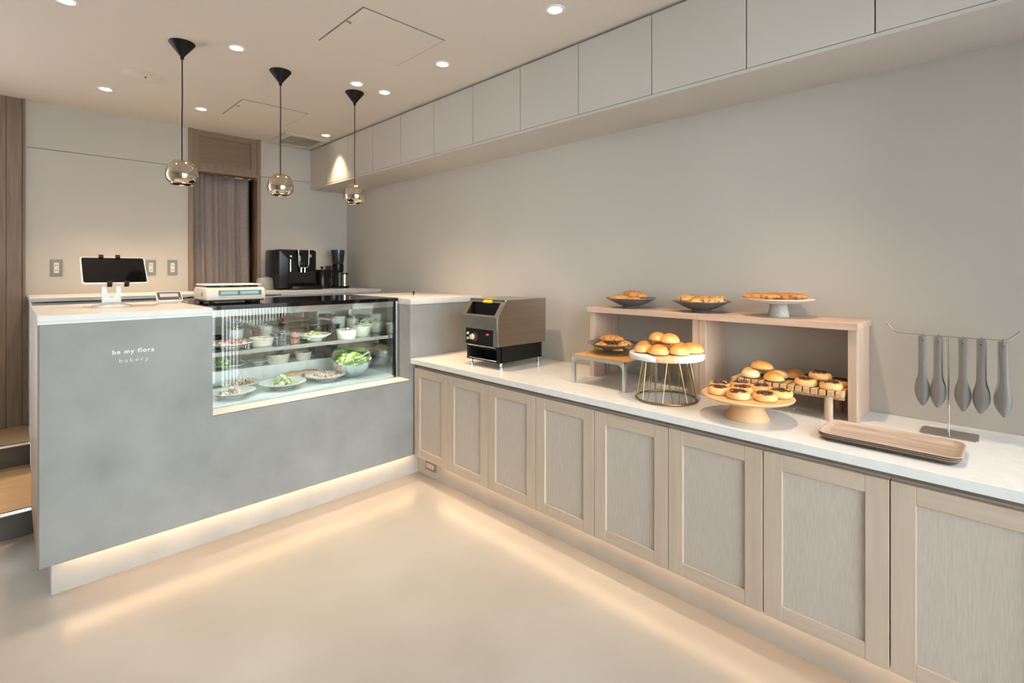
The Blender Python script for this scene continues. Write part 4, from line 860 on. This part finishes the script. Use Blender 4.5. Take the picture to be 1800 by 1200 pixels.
tag(obj('salad_tongs', join(tube([(1.49, 2.84, ZF + 0.108), (1.52, 2.81, ZF + 0.124), (1.585, 2.835, ZF + 0.142)], 0.006, 8, rad=[0.010, 0.006, 0.005])), M_steel, smooth=60), 'steel serving spoon lying over the rim of the large steel bowl', 'spoon')
steel_bowl(1.622, 3.055, 0.078, 0.115, 'smaller steel bowl of greens in the right rear corner')
food('lettuce', 'green leaves in the smaller steel bowl', leaves(0, 0, 0.06, 0.058, 0.05, 160, 6, [G1, G2, G3], 0.015))
o = bpy.data.objects['lettuce.001']; o.location = (1.622, 3.055, ZF + 0.078 * 0.55 * math.sin(R(19))); o.rotation_euler = (R(19), 0, R(-22))
def tub(x, y, z, r, h, label, top, seed, cols, m=None, nleaf=70, lid=False, cat='tub', group='food tubs in the display case', sz=0.010):
    t = thing('food_tub', label, cat, (x, y, z), 0, group)
    obj('tub', lathe([(0, 0), (r * 0.80, 0), (r * 0.84, 0.003), (r, h), (r + 0.002, h + 0.001), (r, h + 0.003), (r - 0.003, h), (r * 0.80, 0.004), (0, 0.004)], 36, x, y, z), m or M_plateg, t, 50)
    if lid: obj('lid', lathe([(0, h + 0.006), (r, h + 0.006), (r + 0.003, h + 0.004), (r + 0.003, h)], 36, x, y, z), M_tub, t, 40)
    if nleaf:
        L = leaves(x, y, z + h - 0.014, r * 0.85, top, nleaf, seed, cols, sz)
        V, F, MI, cl = L; off = t.location
        me = bpy.data.meshes.new('filling'); me.from_pydata([(a - off.x, b - off.y, c - off.z) for a, b, c in V], [], F)
        for c in cl: me.materials.append(c)
        me.polygons.foreach_set('material_index', MI); me.update()
        o = bpy.data.objects.new('filling', me); C.objects.link(o); o.parent = t; o['kind'] = 'stuff'
    return t
M_tubc = mat('cream_tub', (0.70, 0.66, 0.56), 0.4)
tub(1.455, 2.875, ZM, 0.062, 0.050, 'cream round tub with tomato and olives, front right of the upper shelf', 0.024, 11, [W1, W1, OR, PU, W1], M_tubc, 110)
tub(1.575, 2.925, ZM, 0.058, 0.058, 'cream round tub with pink topping beside the olive one', 0.020, 12, [W1, P1, W1], M_tubc, 80)
tub(1.660, 3.04, ZM, 0.050, 0.062, 'pale tub of potato salad at the right end of the upper shelf', 0.045, 13, [W1, W1, G2], M_tubc, 100)
saucer(1.275, 2.912, ZM, 0.092, 0.036, 'pale plate of potato salad at the middle of the upper shelf', M_tubc)
food('salad', 'creamy white salad on the upper shelf plate', leaves(1.262, 2.912, ZM + 0.018, 0.058, 0.036, 130, 14, [W1, W1, G2, YE], 0.012))
def jar_stack(x, y, m, what, where, k0, r=0.029, h=0.028):
    for k in range(2):
        t = thing('small_pot', '%s clear pot of %s %s' % (('lower', 'upper')[k], what, where), 'pot', (x, y, ZM + k * (h + 0.0045)), 0, 'small clear pots')
        z = ZM + k * (h + 0.0045)
        obj('filling', lathe([(0, 0.001), (r * 0.86, 0.001), (r * 0.95, h * 0.85), (0, h * 0.88)], 28, x, y, z), m, t, 40)
        obj('pot', lathe([(0, 0), (r * 0.9, 0), (r, h), (r + 0.002, h + 0.001)], 28, x, y, z), M_tub, t, 50)
        obj('lid', lathe([(0, h + 0.003), (r, h + 0.003), (r + 0.003, h + 0.001), (r + 0.003, h - 0.002)], 28, x, y, z), M_glass, t, 40)
jar_stack(1.145, 2.885, RD, 'red tomato sauce', 'at the front of the upper shelf', 1)
jar_stack(1.075, 2.895, PU, 'dark berries', 'left of the red front ones', 2)
jar_stack(1.02, 3.14, RD, 'red sauce', 'at the rear of the upper shelf', 3)
tub(0.985, 2.93, ZM, 0.062, 0.040, 'shallow bowl of egg salad left of the dark pots', 0.014, 15, [YE, W1, P1], MC['cream_stone'], 60, cat='bowl')
saucer(0.835, 2.965, ZM, 0.115, 0.026, 'long pale plate of ham slices at the left of the upper shelf', MC['cream_stone'])
food('salad', 'ham slices with a green leaf on the upper left plate', leaves(0.835, 2.96, ZM + 0.018, 0.088, 0.014, 140, 16, [P1, P1, W1, RD], 0.013, False))
tag(obj('green_leaf', tf(lump(0.045, 0.016, 0.004, 3), Matrix.Translation((0.925, 3.0, ZM + 0.038)) @ Matrix.Rotation(R(-25), 4, 'Y')), G3, smooth=60), 'long dark green garnish leaf leaning by the upper left plate', 'garnish')
saucer(1.205, 3.155, ZM, 0.095, 0.030, 'pale plate of chopped salad at the rear of the upper shelf')
food('salad', 'chopped pale salad on the rear plate of the upper shelf', leaves(1.185, 3.15, ZM + 0.014, 0.060, 0.032, 130, 17, [W1, G2, W1, G1], 0.011))
tub(1.38, 3.12, ZM, 0.048, 0.060, 'clear lidded tub of sauce at the upper shelf rear', 0.002, 18, [YE, W1], M_tub, 50, True)
tub(1.49, 3.14, ZM, 0.048, 0.060, 'clear lidded tub of greens at the upper shelf rear', 0.002, 19, [G2, W1, G3], M_tub, 60, True)
tub(0.925, 3.185, ZM, 0.045, 0.070, 'tall white tub of slaw at the rear left of the upper shelf', 0.03, 31, [W1, G2], M_white, 60)
tub(1.100, 3.205, ZM, 0.038, 0.075, 'tall cream tub behind the rear red pots', 0.03, 32, [W1, YE], M_tubc, 50)
tub(1.565, 3.205, ZM, 0.045, 0.105, 'tall white tub at the rear right of the upper shelf', 0.02, 33, [W1, P1], M_white, 60)
tub(1.652, 3.180, ZM, 0.040, 0.085, 'tall pale tub in the rear right corner of the upper shelf', 0.03, 34, [W1, G2], M_tubc, 60)
for k, (x, y, r_, lb) in enumerate(((1.29, 3.195, 0.055, 'brown wooden bowl at the rear of the upper shelf'), (0.80, 3.15, 0.060, 'dark wire-rimmed bowl at the left rear of the upper shelf'))):
    tag(obj('wooden_bowl' if k == 0 else 'dark_bowl', lathe([(0, 0), (r_ * .5, 0), (r_ * .85, 0.022), (r_, 0.048), (r_ - .004, 0.048), (r_ * .8, 0.024), (r_ * .45, 0.006), (0, 0.006)], 36, x, y, ZM), M_brown if k == 0 else M_black, smooth=50), lb, 'bowl')
tub(1.165, 3.19, ZR, 0.070, 0.055, 'pale lidded tub on the rear step beside the centre post', 0.004, 20, [W1, O1], M_tubc, 50, True)
tub(1.325, 3.20, ZR, 0.050, 0.045, 'brown lidded tub on the rear step', 0.03, 21, [BR, W1, O1], M_tubc, 60)
tag(obj('dark_bowl', lathe([(0, 0), (0.05, 0), (0.085, 0.04), (0.10, 0.095), (0.096, 0.095), (0.08, 0.042), (0.045, 0.006), (0, 0.006)], 40, 1.45, 3.19, ZR), M_black, smooth=50), 'large glossy black bowl on the rear step of the case', 'bowl')
saucer(0.90, 3.20, ZR, 0.085, 0.024, 'pale plate of greens on the rear step, left'); food('salad', 'green garnish on the left rear step plate', leaves(0.87, 3.20, ZR + 0.012, 0.040, 0.055, 90, 22, [G1, G2], 0.014))
saucer(1.06, 3.21, ZR, 0.060, 0.024, 'empty pale plate on the rear step near the centre post')
for x, y, lb in ((1.205, 3.055, 'round wooden-lidded tub on the case floor, left of its pair'), (1.305, 3.055, 'round wooden-lidded tub on the case floor, right of its pair')):
    t = thing('lidded_tub', lb, 'tub', (x, y, ZF), 0, 'wooden lidded tubs')
    obj('tub', lathe([(0, 0), (0.044, 0), (0.050, 0.028), (0, 0.028)], 32, x, y, ZF), M_tubc, t, 40)
    obj('lid', lathe([(0, 0.028), (0.053, 0.028), (0.054, 0.034), (0.050, 0.037), (0, 0.037)], 32, x, y, ZF), M_beech, t, 40)
